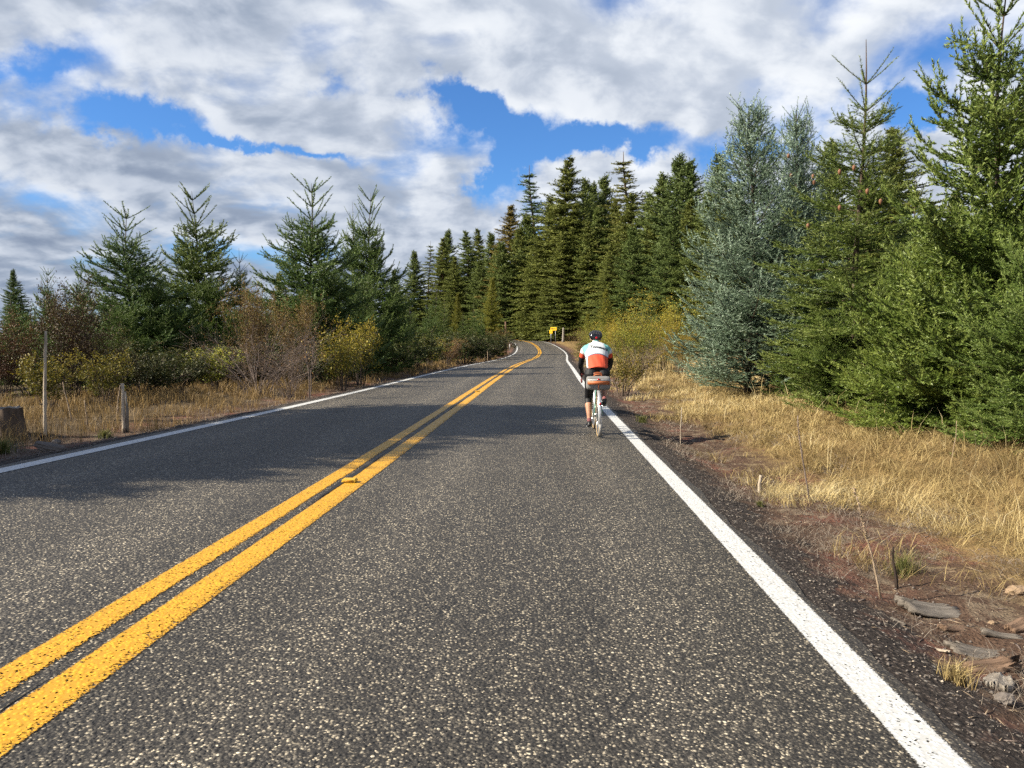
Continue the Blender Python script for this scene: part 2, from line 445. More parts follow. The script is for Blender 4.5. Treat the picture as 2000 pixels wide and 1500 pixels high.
def ground_mat():
    m, q = mat('roadside_ground')
    pos = q.n('ShaderNodeNewGeometry').outputs['Position']
    d1, r1, d2, r2 = chips(q, pos)
    e = q.n('ShaderNodeAttribute', {'attribute_name': 'edge'}).outputs['Fac']
    n_lo, n_mid = q.noise(pos, 0.8, 5, 0.6), q.noise(pos, 4.5, 6, 0.68)
    n_hi = q.noise(pos, 38.0, 6, 0.7)
    gravel = q.ramp(r1[0], [(0.0, (0.022, 0.019, 0.018)), (0.6, (0.070, 0.059, 0.053)), (0.88, (0.145, 0.118, 0.10)), (0.97, (0.34, 0.30, 0.25)), (1.0, (0.5, 0.46, 0.40))])
    gravel = q.mix(q.m('MULTIPLY', q.ss(d1, 0.3, 0.62), 0.8), gravel, (0.028, 0.022, 0.019))
    soil = q.ramp(n_hi, [(0.25, (0.045, 0.026, 0.017)), (0.5, (0.105, 0.064, 0.043)), (0.75, (0.19, 0.125, 0.088))])
    red = q.ramp(n_hi, [(0.3, (0.125, 0.050, 0.034)), (0.7, (0.24, 0.108, 0.076))])
    soil = q.mix(q.ss(n_lo, 0.50, 0.62), soil, red)
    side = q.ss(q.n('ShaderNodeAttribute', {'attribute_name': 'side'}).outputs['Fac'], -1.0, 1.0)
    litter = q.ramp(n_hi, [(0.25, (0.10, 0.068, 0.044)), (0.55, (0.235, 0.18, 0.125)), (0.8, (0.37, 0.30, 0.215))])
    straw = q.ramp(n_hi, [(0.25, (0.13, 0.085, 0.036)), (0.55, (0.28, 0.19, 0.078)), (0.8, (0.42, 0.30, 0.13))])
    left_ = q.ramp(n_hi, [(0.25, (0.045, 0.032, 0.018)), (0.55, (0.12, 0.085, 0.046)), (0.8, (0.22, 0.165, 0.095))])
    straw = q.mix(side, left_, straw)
    ew = q.m('ADD', e, q.m('MULTIPLY', q.m('SUBTRACT', n_mid, 0.5), 1.5))
    c = q.mix(q.ss(ew, 0.22, 0.62), gravel, soil)
    c = q.mix(q.m('MULTIPLY', q.ss(n_mid, 0.50, 0.62), q.ss(ew, 0.4, 0.9)), c, litter)
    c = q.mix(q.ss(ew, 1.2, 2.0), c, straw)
    scrub = q.ramp(n_mid, [(0.3, (0.045, 0.05, 0.02)), (0.7, (0.16, 0.13, 0.06))])
    c = q.mix(q.ss(e, 9.0, 22.0), c, scrub)
    c = q.mix(1.0, c, (AL, AL, AL), 'MULTIPLY')
    b = q.n('ShaderNodeBsdfPrincipled', None, Base_Color=c, Roughness=0.9)
    b.inputs['Specular IOR Level'].default_value = 0.15
    hgt = q.m('ADD', q.m('MULTIPLY', n_mid, 1.2), q.m('ADD', q.m('MULTIPLY', n_hi, 0.8), q.m('MULTIPLY', q.ss(d1, 0.1, 0.6, 1.0, 0.0), 0.35)))
    q.set(b, 'Normal', q.n('ShaderNodeBump', None, Strength=0.9, Distance=0.022, Height=hgt).outputs[0])
    finish(q, b.outputs[0])
    return m


M['asphalt'] = asphalt()
M['white_paint'] = paint('white_road_paint', (0.50, 0.505, 0.49), (0.60, 0.605, 0.59), 0.18)
M['yellow_paint'] = paint('yellow_road_paint', (0.52, 0.255, 0.010), (0.64, 0.345, 0.018), 0.45)
M['yellow_paint_worn'] = paint('worn_yellow_road_paint', (0.52, 0.255, 0.010), (0.64, 0.345, 0.018), 1.05)
M['ground'] = ground_mat()

# ------------------------------------------------------------------ road alignment
KN = np.array([-40, 0, 10, 20, 30, 40, 50, 60, 70, 80, 90, 100, 115, 130, 150, 180, 200, 270.])
KK = np.array([-0.0022, -0.0022, 0.0001, 0.0012, 0.0009, -0.0001, 0.0003, 0.001, 0.001, -0.0005, -0.0022, -0.0024, -0.0014, -0.0013, -0.0033, -0.0058, -0.012, -0.016])
KZ = np.array([0.9, 0.2244, 0.0502, -0.0796, -0.1563, -0.2359, -0.3771, -0.5574, -0.7113, -0.8154, -0.8281, -0.7362, -0.5228, -0.198, 0.1987, 0.6197, 0.75, 0.9])
BK, BV = np.array([-40, 0, 20, 40, 60, 90, 180, 270.]), np.array([-0.03, -0.0469, -0.0078, 0.0162, 0.0196, 0.009, -0.0058, 0])
W_L, W_R = 3.2374, 3.3195
SS = np.arange(-40, 262, 0.5)
sm = lambda z, k=21: np.convolve(np.pad(z, k // 2, mode='edge'), np.ones(k) / k, 'valid')
kap = sm(sm(np.interp(SS, KN, KK), 31), 31)
RZ = sm(sm(np.interp(SS, KN, KZ)))
RB = sm(np.interp(SS, BK, BV))
i0 = int(np.argmin(abs(SS)))
RH = np.cumsum(kap) * 0.5
RH += 0.0471 - RH[i0]
RX, RY = np.cumsum(np.sin(RH)) * 0.5, np.cumsum(np.cos(RH)) * 0.5
RX += -1.89 - RX[i0]
RY += 1.5 - RY[i0]
TX, TY = np.sin(RH), np.cos(RH)
PAVE_L, PAVE_R = W_L + 0.22, W_R + 0.15


def vnoise(x, y, seed=0):
    """smooth value noise, numpy"""
    xi, yi = np.floor(x).astype(np.int64), np.floor(y).astype(np.int64)
    fx, fy = x - xi, y - yi
    fx, fy = fx * fx * (3 - 2 * fx), fy * fy * (3 - 2 * fy)

    def h(a, b):
        n = (a * 374761393 + b * 668265263 + seed * 974634777) & 0xffffffff
        n = ((n ^ (n >> 13)) * 1274126177) & 0xffffffff
        return ((n ^ (n >> 16)) & 0xffff) / 65535.0
    return (h(xi, yi) * (1 - fx) + h(xi + 1, yi) * fx) * (1 - fy) + (h(xi, yi + 1) * (1 - fx) + h(xi + 1, yi + 1) * fx) * fy


def fbm(x, y, oct_=4, seed=0):
    r, a = 0, 0.5
    for k in range(oct_):
        r = r + a * vnoise(x * 2 ** k, y * 2 ** k, seed + k)
        a *= 0.5
    return r


def sstep(x, a, b):
    t = np.clip((x - a) / (b - a), 0, 1)
    return t * t * (3 - 2 * t)


def road_st(X, Y):
    """nearest alignment sample: signed lateral offset, index"""
    X, Y = np.atleast_1d(X).astype(float), np.atleast_1d(Y).astype(float)
    idx = np.empty(len(X), int)
    for a in range(0, len(X), 20000):
        d = (X[a:a + 20000, None] - RX) ** 2 + (Y[a:a + 20000, None] - RY) ** 2
        idx[a:a + 20000] = d.argmin(1)
    t = (X - RX[idx]) * TY[idx] - (Y - RY[idx]) * TX[idx]
    al = (X - RX[idx]) * TX[idx] + (Y - RY[idx]) * TY[idx]
    return t, idx, al


def ground_z(X, Y, want_e=False):
    X, Y = np.atleast_1d(X).astype(float), np.atleast_1d(Y).astype(float)
    t, i, al = road_st(X, Y)
    far = np.hypot(X - RX[i], Y - RY[i])
    e = np.where(t > 0, np.maximum(t - PAVE_R, far - PAVE_R - 0.8), np.maximum(-t - PAVE_L, far - PAVE_L - 0.8))
    zr = RZ[i] + np.clip(al, -.3, .3) * np.gradient(RZ, SS)[i]
    base = zr + RB[i] * np.clip(t, -4.0, 4.0)
    right = -0.010 - 0.12 * sstep(e, 0.05, 0.8) + 0.24 * sstep(e, 1.1, 3.6) + 0.22 * sstep(e, 4, 9)
    left = -0.010 - 0.12 * sstep(e, 0.05, 0.9) + 0.08 * sstep(e, 1.0, 3.0) - 0.25 * sstep(e, 6, 20)
    prof = np.where(t > 0, right, left)
    k = sstep(e, 0.1, 1.2)
    bumps = (fbm(X * 0.7, Y * 0.7, 4, 3) - 0.47) * 0.22 * k + (fbm(X * 5, Y * 5, 3, 9) - 0.44) * 0.07 * sstep(e, 0.0, 0.5)
    z = base + np.where(e < 0, -0.010 - 0.06 * sstep(-e, 0.03, 0.3), prof + bumps)
    fade = sstep(far, 40, 160)
    z = z * (1 - fade) + (-0.35 + 0.5 * (fbm(X * 0.02, Y * 0.02, 3, 5) - 0.5)) * fade
    return (z, e, t) if want_e else z


def gz(x, y):
    return float(ground_z(x, y)[0])


_c, _s = math.cos(PITCH), math.sin(PITCH)


def ray(u, v):
    """direction of the photograph's pixel (u, v) in world space"""
    a, b = (u - 1000) / F_PX, (750 - v) / F_PX
    return np.array([a, _c + b * _s, -_s + b * _c])


def on_ground(u, v):
    d = ray(u, v)
    k = 5.0
    for _ in range(40):
        z = gz(d[0] * k, d[1] * k)
        k = 0.5 * k + 0.5 * (z - CAM_Z) / d[2]
    return np.array([d[0] * k, d[1] * k, gz(d[0] * k, d[1] * k)])


def place(u, v, Y):
    """stand a thing of which (u, v) is the tip at depth Y: foot and height"""
    d = ray(u, v)
    k = Y / d[1]
    x, zt = d[0] * k, CAM_Z + d[2] * k
    z = gz(x, Y)
    return np.array([x, Y, z]), zt - z


# ------------------------------------------------------------------ ground sheet
def axis(parts):
    out = []
    for a, b, st in parts:
        out.append(np.arange(a, b, st))
    return np.unique(np.round(np.concatenate(out + [[parts[-1][1]]]), 4))


gx = axis([(-4000, -600, 340), (-600, -60, 30), (-60, -16, 2.0), (-16, -5, 0.3), (-5, 0.4, 0.35), (0.4, 7.5, 0.055), (7.5, 14, 0.3), (14, 60, 2.0), (60, 600, 30), (600, 4000, 340)])
gy_ = [-60, -20, -6, 0]
y = 0.6
while y < 240:
    gy_.append(y)
    y += max(0.05, 0.012 * y)
gy_ = np.array(gy_ + list(np.arange(250, 700, 25)) + list(np.arange(700, 5001, 430)), float)
GX, GY = np.meshgrid(gx, gy_)
zf, ef, tf = ground_z(GX.ravel(), GY.ravel(), True)
nxg, nyg = len(gx), len(gy_)
ii, jj = np.meshgrid(np.arange(nyg - 1), np.arange(nxg - 1), indexing='ij')
a_ = (ii * nxg + jj).ravel()
me = np_mesh('ground', np.stack([GX.ravel(), GY.ravel(), zf], -1), None, M['ground'], True, {'edge': ef, 'side': tf}, np.stack([a_, a_ + 1, a_ + nxg + 1, a_ + nxg], -1))
tag(mobj('ground', me), kind='structure')


# ------------------------------------------------------------------ road sheet and its painted lines
def ribbon(t0, t1, cols, lift, s0=-38, s1=258, wob=None, attr='across'):
    s = np.concatenate([np.arange(s0, 0, 1.0), np.arange(0, 40, 0.1), np.arange(40, s1, 0.5)])
    X, Y, Z = np.interp(s, SS, RX), np.interp(s, SS, RY), np.interp(s, SS, RZ)
    H, B = np.interp(s, SS, RH), np.interp(s, SS, RB)
    w = np.linspace(0, 1, cols)
    t0a = np.full(len(s), t0, float) + (wob(s, 0) if wob else 0)
    t1a = np.full(len(s), t1, float) + (wob(s, 1) if wob else 0)
    T = t0a[:, None] * (1 - w) + t1a[:, None] * w
    V = np.stack([X[:, None] + np.cos(H)[:, None] * T, Y[:, None] - np.sin(H)[:, None] * T, (Z[:, None] + B[:, None] * T) + lift], -1)
    i, j = np.meshgrid(np.arange(len(s) - 1), np.arange(cols - 1), indexing='ij')
    a = (i * cols + j).ravel()
    val = T if attr == 'lat' else np.broadcast_to(w * 2 - 1, T.shape)
    return V.reshape(-1, 3), np.stack([a, a + 1, a + cols + 1, a + cols], -1), {attr: val.ravel()}


def edge_wob(s, k):
    amp = 0.07 * (fbm(s * 1.7, s * 0 + 3.3 + 7 * k, 5, 21) - 0.47) * 2
    return amp if k else -amp


V, Q, A = ribbon(-PAVE_L, PAVE_R, 26, 0.0, wob=edge_wob, attr='lat')
road = mobj('road', np_mesh('road', V, None, M['asphalt'], True, A, Q))
tag(road, kind='structure')
for nm, t0, t1, mt in (('edge_line', -W_L - 0.098, -W_L + 0.098, 'white_paint'), ('edge_line', W_R - 0.098, W_R + 0.098, 'white_paint'),
                       ('centre_line', -0.225, 0.0, 'yellow_paint_worn'), ('centre_line', 0.030, 0.240, 'yellow_paint')):
    V, Q, A = ribbon(t0, t1, 7, 0.005)
    mobj(nm, np_mesh(nm, V, None, M[mt], True, A, Q), road)
# the open joint between the two yellow lines
V, Q, A = ribbon(0.014, 0.014, 3, 0.0075, wob=lambda s, k: 0.03 * (fbm(s * 1.1, s * 0 + 9, 4, 31) - 0.47) + (1 if k else -1) * np.clip(0.06 * (fbm(s * 0.45, s * 0 + 2, 4, 33) - 0.40), 0.0004, 0.02) + (1 if k else -1) * 0.020 * np.exp(-((s - 6.2) / 1.1) ** 2))
mobj('joint', np_mesh('joint', V, None, plain('tar', (0.012, 0.012, 0.013), 0.7), True, A, Q), road)


# ------------------------------------------------------------------ conifers
def unit(v):
    return v / (np.linalg.norm(v, axis=-1, keepdims=True) + 1e-9)


def conifer(name, seed, H, R, z0=0.25, spacing=0.3, nb=6, el_top=58, el_bot=-4, power=0.75, upturn=22, node=0.1, lat=0.34, seg=0.12,
            K=12, nlen=0.028, nwid=0.006, inner=0.34, inter=4, leader=0.5, mat_='needles', sub=True, gaps=0.0, trunk_r=None, round_=0.5, lean=0.02, twin=None, spread=0.85, top_min=0.05, bare=0.0, tg=0.8, jit=0.3, tipz=1.0, top_len=0.5, fw=0.55):
    """young or old conifer: trunk, whorls of limbs, flat sprays of shoots, each shoot a brush of needles"""
    r = np.random.default_rng(seed)
    P, D, Ln, U, Tn = [], [], [], [], []
    wood = MB()
    trunk_r = trunk_r or H * 0.0078
    hz = np.linspace(0, 1, 14)
    lx, ly = r.normal(0, lean, 2)
    cx = lambda h: lx * H * (h ** 2) + 0.010 * H * np.sin(h * 7 + seed)
    cy = lambda h: ly * H * (h ** 2) + 0.008 * H * np.cos(h * 6 + seed)
    wood.tube(np.stack([cx(hz), cy(hz), hz * H], -1), trunk_r * (1 - hz) ** 0.85 * (1 + 0.5 * np.exp(-hz * 18)) + 0.004 * H / 6, 8)

    def shoot(p, d, l, up, t):
        P.append(p); D.append(d); Ln.append(l); U.append(up); Tn.append(t)

    def limb(base, az, L, el0, simple=False):
        n = max(3, int(L / node))
        tt = np.linspace(0, 1, n + 1)
        el = el0 + (R_(8) * tt if simple else -R_(10) * np.sin(tt * np.pi) + R_(upturn) * tt ** 2)
        aza = az + r.normal(0, 0.10) * tt
        d = np.stack([np.cos(el) * np.cos(aza), np.cos(el) * np.sin(aza), np.sin(el)], -1)
        pts = base + np.concatenate([np.zeros((1, 3)), np.cumsum(d[:-1] * (L / n), 0)])
        wood.tube(pts[::2] if n > 5 else pts, np.linspace(0.004 * H / 6 + L * 0.008, 0.0015 * H / 6, len(pts[::2] if n > 5 else pts)), 3, False)
        for i in range(1, n + 1):
            t = tt[i]
            up = unit(np.array([-np.sin(el[i]) * np.cos(aza[i]), -np.sin(el[i]) * np.sin(aza[i]), np.cos(el[i])]))
            side = np.cross(d[i], up)
            tip = 0.25 + 0.75 * t
            if t > inner * 0.8 or L < 0.5 * R:
                shoot(pts[i - 1], d[i], L / n * 1.25, up, tip * r.uniform(0.6, 1.0))
            if i == n:
                shoot(pts[i], d[i], seg * 1.1, up, 1.0)
            if t < inner or i == n or simple:
                continue
            for sg in (-1, 1):
                ll = (lat * L * (1 - t) ** 0.75 + seg * 0.7) * r.uniform(0.65, 1.15)
                an = r.uniform(0.75, 1.05)
                ld = unit(d[i] * math.cos(an) + side * sg * math.sin(an) + up * r.normal(0.02, 0.16))
                m = max(1, int(round(ll / seg)))
                p = pts[i] + d[i] * r.uniform(-.5, .5) * L / n
                for k in range(m):
                    f = (k + 1) / m
                    tn = np.clip((0.25 + 0.5 * t + 0.3 * f) * r.uniform(0.55, 1.1), 0, 1)
                    ld = unit(ld + d[i] * 0.10 + r.normal(0, 0.07, 3) + np.array([0, 0, 0.03]))
                    shoot(p, ld, ll / m * 1.15, up, tn)
                    if sub and k < m - 1 or (sub and m == 1 and r.random() < 0.4):
                        for s2 in (-1, 1):
                            if r.random() < 0.75:
                                s3 = np.cross(ld, up) * s2
                                shoot(p + ld * ll / m * 0.6, unit(ld * 0.75 + s3 * 0.7 + up * r.normal(0.05, 0.15)), seg * r.uniform(0.6, 1.0), up, min(1, tn * 1.1))
                    p = p + ld * ll / m

    z, w = z0, 0
    while z < H * 0.985 - leader * 0.2:
        h = z / H
        prof = R * min(1.0, ((1 - h) / (1 - z0 / H)) ** power) * (1 - round_ * 0.55 * max(0, 0.28 - h) / 0.28)
        prof = max(prof, top_min * R)
        el0 = R_(el_bot + (el_top - el_bot) * h ** 1.5)
        base = np.array([cx(h), cy(h), z])
        a0 = w * 2.4 + r.uniform(0, 1)
        if h > tipz:          # the newest whorls: a few plain upswept shoots below the leader
            for b in range(5):
                limb(base, a0 + b * 1.2566 + r.normal(0, 0.2), top_len * r.uniform(0.55, 1.1) * (1.25 - 0.6 * (h - tipz) / (1 - tipz)), R_(r.uniform(34, 54)), True)
            z += 0.075 * H * r.uniform(0.8, 1.2)
            w += 1
            continue
        for b in range(nb):
            if r.random() < gaps:
                continue
            limb(base + np.array([0, 0, r.uniform(-jit, jit) * spacing]), a0 + b * 2 * np.pi / nb + r.normal(0, 0.16), prof * r.uniform(1 - 0.28 * spread, 1 + 0.2 * spread), el0 + r.normal(0, 0.09))
        for b in range(inter if h < 0.66 else (1 if h < 0.9 and tg > 1 else (inter if h < 0.93 and tg <= 1 else 0))):
            limb(base + np.array([0, 0, r.uniform(.2, .9) * spacing]), r.uniform(0, 6.283), prof * r.uniform(0.35, 0.75), el0 + r.normal(0.05, 0.15))
        z += spacing * (1.0 + tg * h ** 2.2) * r.uniform(0.85, 1.15)
        w += 1
    # leader
    lz = np.linspace(H * 0.93 - leader * 0.3, H, max(4, int(leader / seg)))
    for k in range(int((len(lz) - 1) * (1 - bare))):
        shoot(np.array([cx(lz[k] / H), cy(lz[k] / H), lz[k]]), np.array([0, 0, 1.0]), (lz[k + 1] - lz[k]) * 1.1, np.array([1.0, 0, 0]), 0.7)
    P, D, Ln, U, Tn = map(np.array, (P, D, Ln, U, Tn))
    N = len(P)
    D, S = unit(D), unit(np.cross(D, U))
    U = np.cross(S, D)
    tk = (np.arange(K)[None, :] + r.random((N, K))) / K
    ph = r.random((N, K)) * 2 * np.pi
    sw = np.sin(ph) * 1.15
    nd = unit(D[:, None] * (fw + 0.35 * tk[..., None]) + U[:, None] * (np.cos(ph) * 0.75 + 0.18)[..., None] + S[:, None] * sw[..., None])
    o = P[:, None] + D[:, None] * (tk * Ln[:, None])[..., None]
    ln = nlen * r.uniform(0.75, 1.2, (N, K)) * (1.15 - 0.35 * tk)
    wv_ = unit(np.cross(nd, unit(D[:, None] + r.normal(0, 0.6, (N, K, 3))))) * (nwid * 0.5 * r.uniform(0.8, 1.2, (N, K)))[..., None]
    tip = o + nd * ln[..., None]
    V = np.stack([o - wv_, o + wv_, tip], 2).reshape(-1, 3)
    T = np.arange(N * K * 3).reshape(-1, 3)
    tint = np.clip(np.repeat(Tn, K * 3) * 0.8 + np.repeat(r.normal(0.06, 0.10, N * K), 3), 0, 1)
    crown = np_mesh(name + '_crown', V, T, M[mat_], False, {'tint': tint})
    Vw = np.concatenate(wood.V)
    trunk = np_mesh(name + '_trunk', Vw, np.concatenate(wood.T), M['bark'], True, quads=np.concatenate(wood.Q))
    return dict(name=name, trunk=trunk, crown=crown, H=H, n=N * K)


SP = {}
SP['blue'] = conifer('blue', 11, 7.5, 1.95, spacing=0.26, nb=8, el_top=66, el_bot=14, power=0.46, upturn=46, inner=0.14, inter=4, leader=0.4, mat_='needles_blue', K=26, nlen=0.050, nwid=0.0145, node=0.15, seg=0.25, lat=0.36, round_=0.30, top_min=0.20, bare=0.4, tg=0.9, jit=0.4, tipz=0.93, top_len=0.5, fw=0.95, spread=1.4)
SP['green'] = conifer('green', 23, 7.7, 2.1, spacing=0.30, nb=7, el_top=56, el_bot=-4, power=0.80, upturn=34, inner=0.10, inter=2, leader=1.1, K=25, nlen=0.048, nwid=0.0130, node=0.12, seg=0.19, lat=0.44, top_min=0.16, bare=0.9, tg=1.0, jit=0.3, tipz=0.80, top_len=0.62, fw=0.8, spread=1.5)
SP['open'] = conifer('open', 31, 6.5, 2.3, spacing=0.27, nb=7, el_top=56, el_bot=2, power=0.80, upturn=42, inner=0.10, inter=3, leader=1.0, K=25, nlen=0.066, nwid=0.024, node=0.155, seg=0.26, lat=0.40, round_=0.3, top_min=0.18, bare=0.9, tg=1.4, jit=0.4, tipz=0.78, top_len=0.66, fw=0.85, spread=1.5)
SP['bushy'] = conifer('bushy', 47, 3.2, 1.9, z0=0.1, spacing=0.23, nb=8, el_top=55, el_bot=0, power=0.6, upturn=34, inner=0.10, inter=2, leader=0.3, K=28, nlen=0.043, nwid=0.0110, node=0.105, seg=0.165, lat=0.42, round_=0.2, top_min=0.15, bare=0.5, jit=0.3, tipz=0.9, top_len=0.3, fw=0.85, spread=1.5)
SP['shade'] = conifer('shade', 83, 14, 2.6, z0=10.0, spacing=0.24, nb=8, el_top=40, el_bot=-5, power=0.55, upturn=20, inner=0.2, inter=5, leader=0.4, K=7, nlen=0.20, nwid=0.10, node=0.26, seg=0.30, lat=0.36, sub=False, trunk_r=0.16, top_min=0.2, jit=1.0)
SP['old'] = conifer('old', 53, 30, 6.0, z0=2.4, spacing=0.50, nb=8, el_top=34, el_bot=-20, power=0.86, upturn=16, node=0.40, lat=0.34, seg=0.42, K=7, nlen=0.32, nwid=0.125, inner=0.30, inter=5, leader=1.2, mat_='needles_forest', sub=False, trunk_r=0.33, round_=0.3, lean=0.008, top_min=0.05, spread=1.9, jit=1.2)
SP['dense'] = conifer('dense', 61, 26, 5.8, z0=1.0, spacing=0.46, nb=8, el_top=46, el_bot=-8, power=0.82, upturn=22, node=0.40, lat=0.36, seg=0.42, K=7, nlen=0.31, nwid=0.120, inner=0.30, inter=5, leader=1.0, mat_='needles_forest', sub=False, trunk_r=0.3, round_=0.5, lean=0.008, top_min=0.05, spread=1.8, jit=1.2)
SP['thin'] = conifer('thin', 67, 32, 4.6, z0=3.0, spacing=0.75, nb=6, el_top=18, el_bot=-20, power=0.75, upturn=12, node=0.40, lat=0.30, seg=0.40, K=8, nlen=0.30, nwid=0.11, inner=0.18, inter=2, leader=2.4, mat_='needles_forest', sub=False, trunk_r=0.30, gaps=0.18, lean=0.004, spread=1.7, bare=0.6)
SP['larch'] = conifer('larch', 71, 6.5, 1.8, spacing=0.22, nb=7, el_top=58, el_bot=2, power=0.9, upturn=18, inner=0.15, inter=5, leader=0.6, K=8, nlen=0.075, nwid=0.026, node=0.13, seg=0.17, lat=0.34, mat_='larch')

def tree(nm, sp, foot, height, label, cat='conifer', group=None, rz=0.0, width=1.0, tint=(1, 1, 1), red=False):
    s = SP[sp]
    k = height / s['H']
    o = empty(nm, foot, rz)
    o.scale = (k * width, k * width, k)
    tag(o, label, cat, group)
    t = mobj('trunk', s['trunk'], o)
    c = mobj('crown', s['crown'], o)
    c.color = tuple(tint) + (1,)
    if red:
        t.material_slots[0].link = 'OBJECT'
        t.material_slots[0].material = M['bark_red']
    return o


def tree_px(nm, sp, u, v, Y, label, **kw):
    foot, h = place(u, v, Y)
    return tree(nm, sp, foot - np.array([0, 0, 0.05]), h, label, **kw)


GR = 'young firs on the grassy bank right of the road'
fir_a = tree_px('fir_tree', 'blue', 1478, 205, 19.6, 'silvery blue-green fir with dense upswept branches, beside the golden bushes', group=GR, width=1.28, rz=0.4, tint=(1.15, 1.28, 1.10))
tree_px('fir_tree', 'blue', 1560, 222, 21.0, 'silvery fir crowded behind the blue-green one, its top leaning right', group=GR, width=0.95, rz=2.1, tint=(1.0, 1.14, 0.98))
fir_b = tree_px('fir_tree', 'green', 1690, 72, 15.9, 'tall green fir with a long bare leader and red-brown cones', group=GR, width=1.22, rz=1.0, tint=(1.15, 1.12, 0.9))
fir_c = tree_px('fir_tree', 'open', 1972, -95, 11.6, 'tallest dark green fir cut off by the right edge of the picture', group=GR, width=0.86, rz=5.2, tint=(1.1, 1.12, 0.85))
tree_px('fir_tree', 'bushy', 1850, 430, 12.2, 'low broad green fir with shaggy skirts over the straw grass', group=GR, width=0.95, rz=0.2, tint=(1.3, 1.28, 0.85))
tree_px('fir_tree', 'bushy', 2035, 455, 9.6, 'small pale green fir at the right edge, nearest to the camera', group=GR, width=0.82, rz=2.2, tint=(1.2, 1.25, 1.05))
tree_px('fir_tree', 'green', 1790, 345, 18.5, 'middling green fir half hidden between the tall fir and the right edge', group=GR, width=1.1, rz=3.0, tint=(0.9, 0.92, 0.9))

for k, (u, v, Y, w, tn, lab) in enumerate(((1765, 500, 14.2, 0.85, (1.2, 1.22, .85), 'shaggy green fir filling the gap right of the coned fir'),
                                           (1635, 610, 15.2, 0.95, (1.05, 1.1, .8), 'low fir skirt at the foot of the coned fir'),
                                           (1590, 560, 18.4, 0.85, (.95, 1.05, .85), 'low green fir between silvery fir and coned fir'),
                                           (1950, 380, 11.4, 0.7, (1.15, 1.18, .85), 'dense fir under the tallest one at the right edge'))):
    tree_px('fir_tree', 'bushy', u, v, Y, lab, group=GR, width=w, rz=k * 1.7 + 0.5, tint=tn)

GL = 'young firs standing along the left side of the road'
tree_px('fir_tree', 'open', 250, 408, 28.0, 'greyish green fir with a forked bare tip behind the dark brown shrub', group=GL, width=1.3, rz=0.5, tint=(0.88, 1.0, 1.12))
tree_px('fir_tree', 'open', 378, 372, 33.0, 'green fir with a slender open top, second tall one from the left', group=GL, width=1.15, rz=2.4, tint=(1.0, 1.0, 0.88))
tree_px('fir_tree', 'green', 466, 482, 34.0, 'smaller fir leaning on the right side of the slender-topped fir', group=GL, width=0.9, rz=1.2, tint=(0.85, 0.9, 0.85))
tree_px('fir_tree', 'open', 603, 356, 32.0, 'tall fir with the longest bare leader, rising behind the orange shrub', group=GL, width=1.2, rz=4.0, tint=(0.86, 0.98, 0.98))
tree_px('fir_tree', 'open', 722, 374, 40.0, 'dark green fir with a double tip, nearest the road on the left', group=GL, width=0.86, rz=5.4, tint=(0.85, 0.95, 0.82))
tree_px('fir_tree', 'green', 688, 392, 40.6, 'slim fir stem pressed against the left of the double-tipped fir', group=GL, width=0.75, rz=1.9, tint=(0.85, 0.95, 0.82))
tree_px('fir_tree', 'bushy', 716, 545, 36.0, 'rounded dark fir skirt under the double-tipped fir', group=GL, width=0.62, rz=3.3, tint=(0.75, 0.82, 0.62))
tree_px('fir_tree', 'bushy', 640, 520, 31.0, 'dark bushy fir beneath the fir with the longest leader', group=GL, width=0.72, rz=0.9, tint=(0.72, 0.82, 0.7))
tree_px('fir_tree', 'bushy', 300, 545, 27.5, 'dark bushy fir at the foot of the greyish green fir', group=GL, width=0.8, rz=4.2, tint=(0.78, 0.88, 0.72))
tree_px('fir_tree', 'bushy', 408, 540, 31.5, 'dense low fir at the foot of the slender-topped fir', group=GL, width=0.8, rz=5.2, tint=(0.85, 0.92, 0.72))
for k, (u, v, Y, w, lab) in enumerate(((238, 600, 25.5, 0.8, 'low dark fir left under the greyish forked-tip fir'), (352, 590, 28.5, 0.8, 'low dark fir between greyish and slender-topped firs'),
                                       (460, 600, 30.0, 0.8, 'low dark fir behind the left of the rusty clump'), (590, 570, 30.0, 0.75, 'low dark fir left under the fir with the longest leader'),
                                       (765, 590, 42.0, 0.8, 'low dark fir right under the double-tipped fir'))):
    tree_px('fir_tree', 'bushy', u, v, Y, lab, group=GL, width=w, rz=k * 1.1 + 0.3, tint=(0.82, 0.92, 0.66))
GS = 'tall firs just beyond the left edge of the picture'
for k, (x, y, h, w, wd) in enumerate(((-15.6, 5.0, 9.8, 1.3, 'nearest'), (-16.0, 7.0, 11.0, 1.3, 'second nearest'), (-16.0, 9.2, 12.4, 1.1, 'third nearest'), (-16.2, 11.2, 13.4, 0.9, 'fourth nearest'), (-15.8, 12.2, 14.2, 0.75, 'farthest'))):
    tree('fir_tree', 'shade', (x, y, gz(x, y) - 0.05), h, 'bare-stemmed fir left of the frame shading the road, %s of five' % wd, group=GS, rz=k * 1.7, width=w)

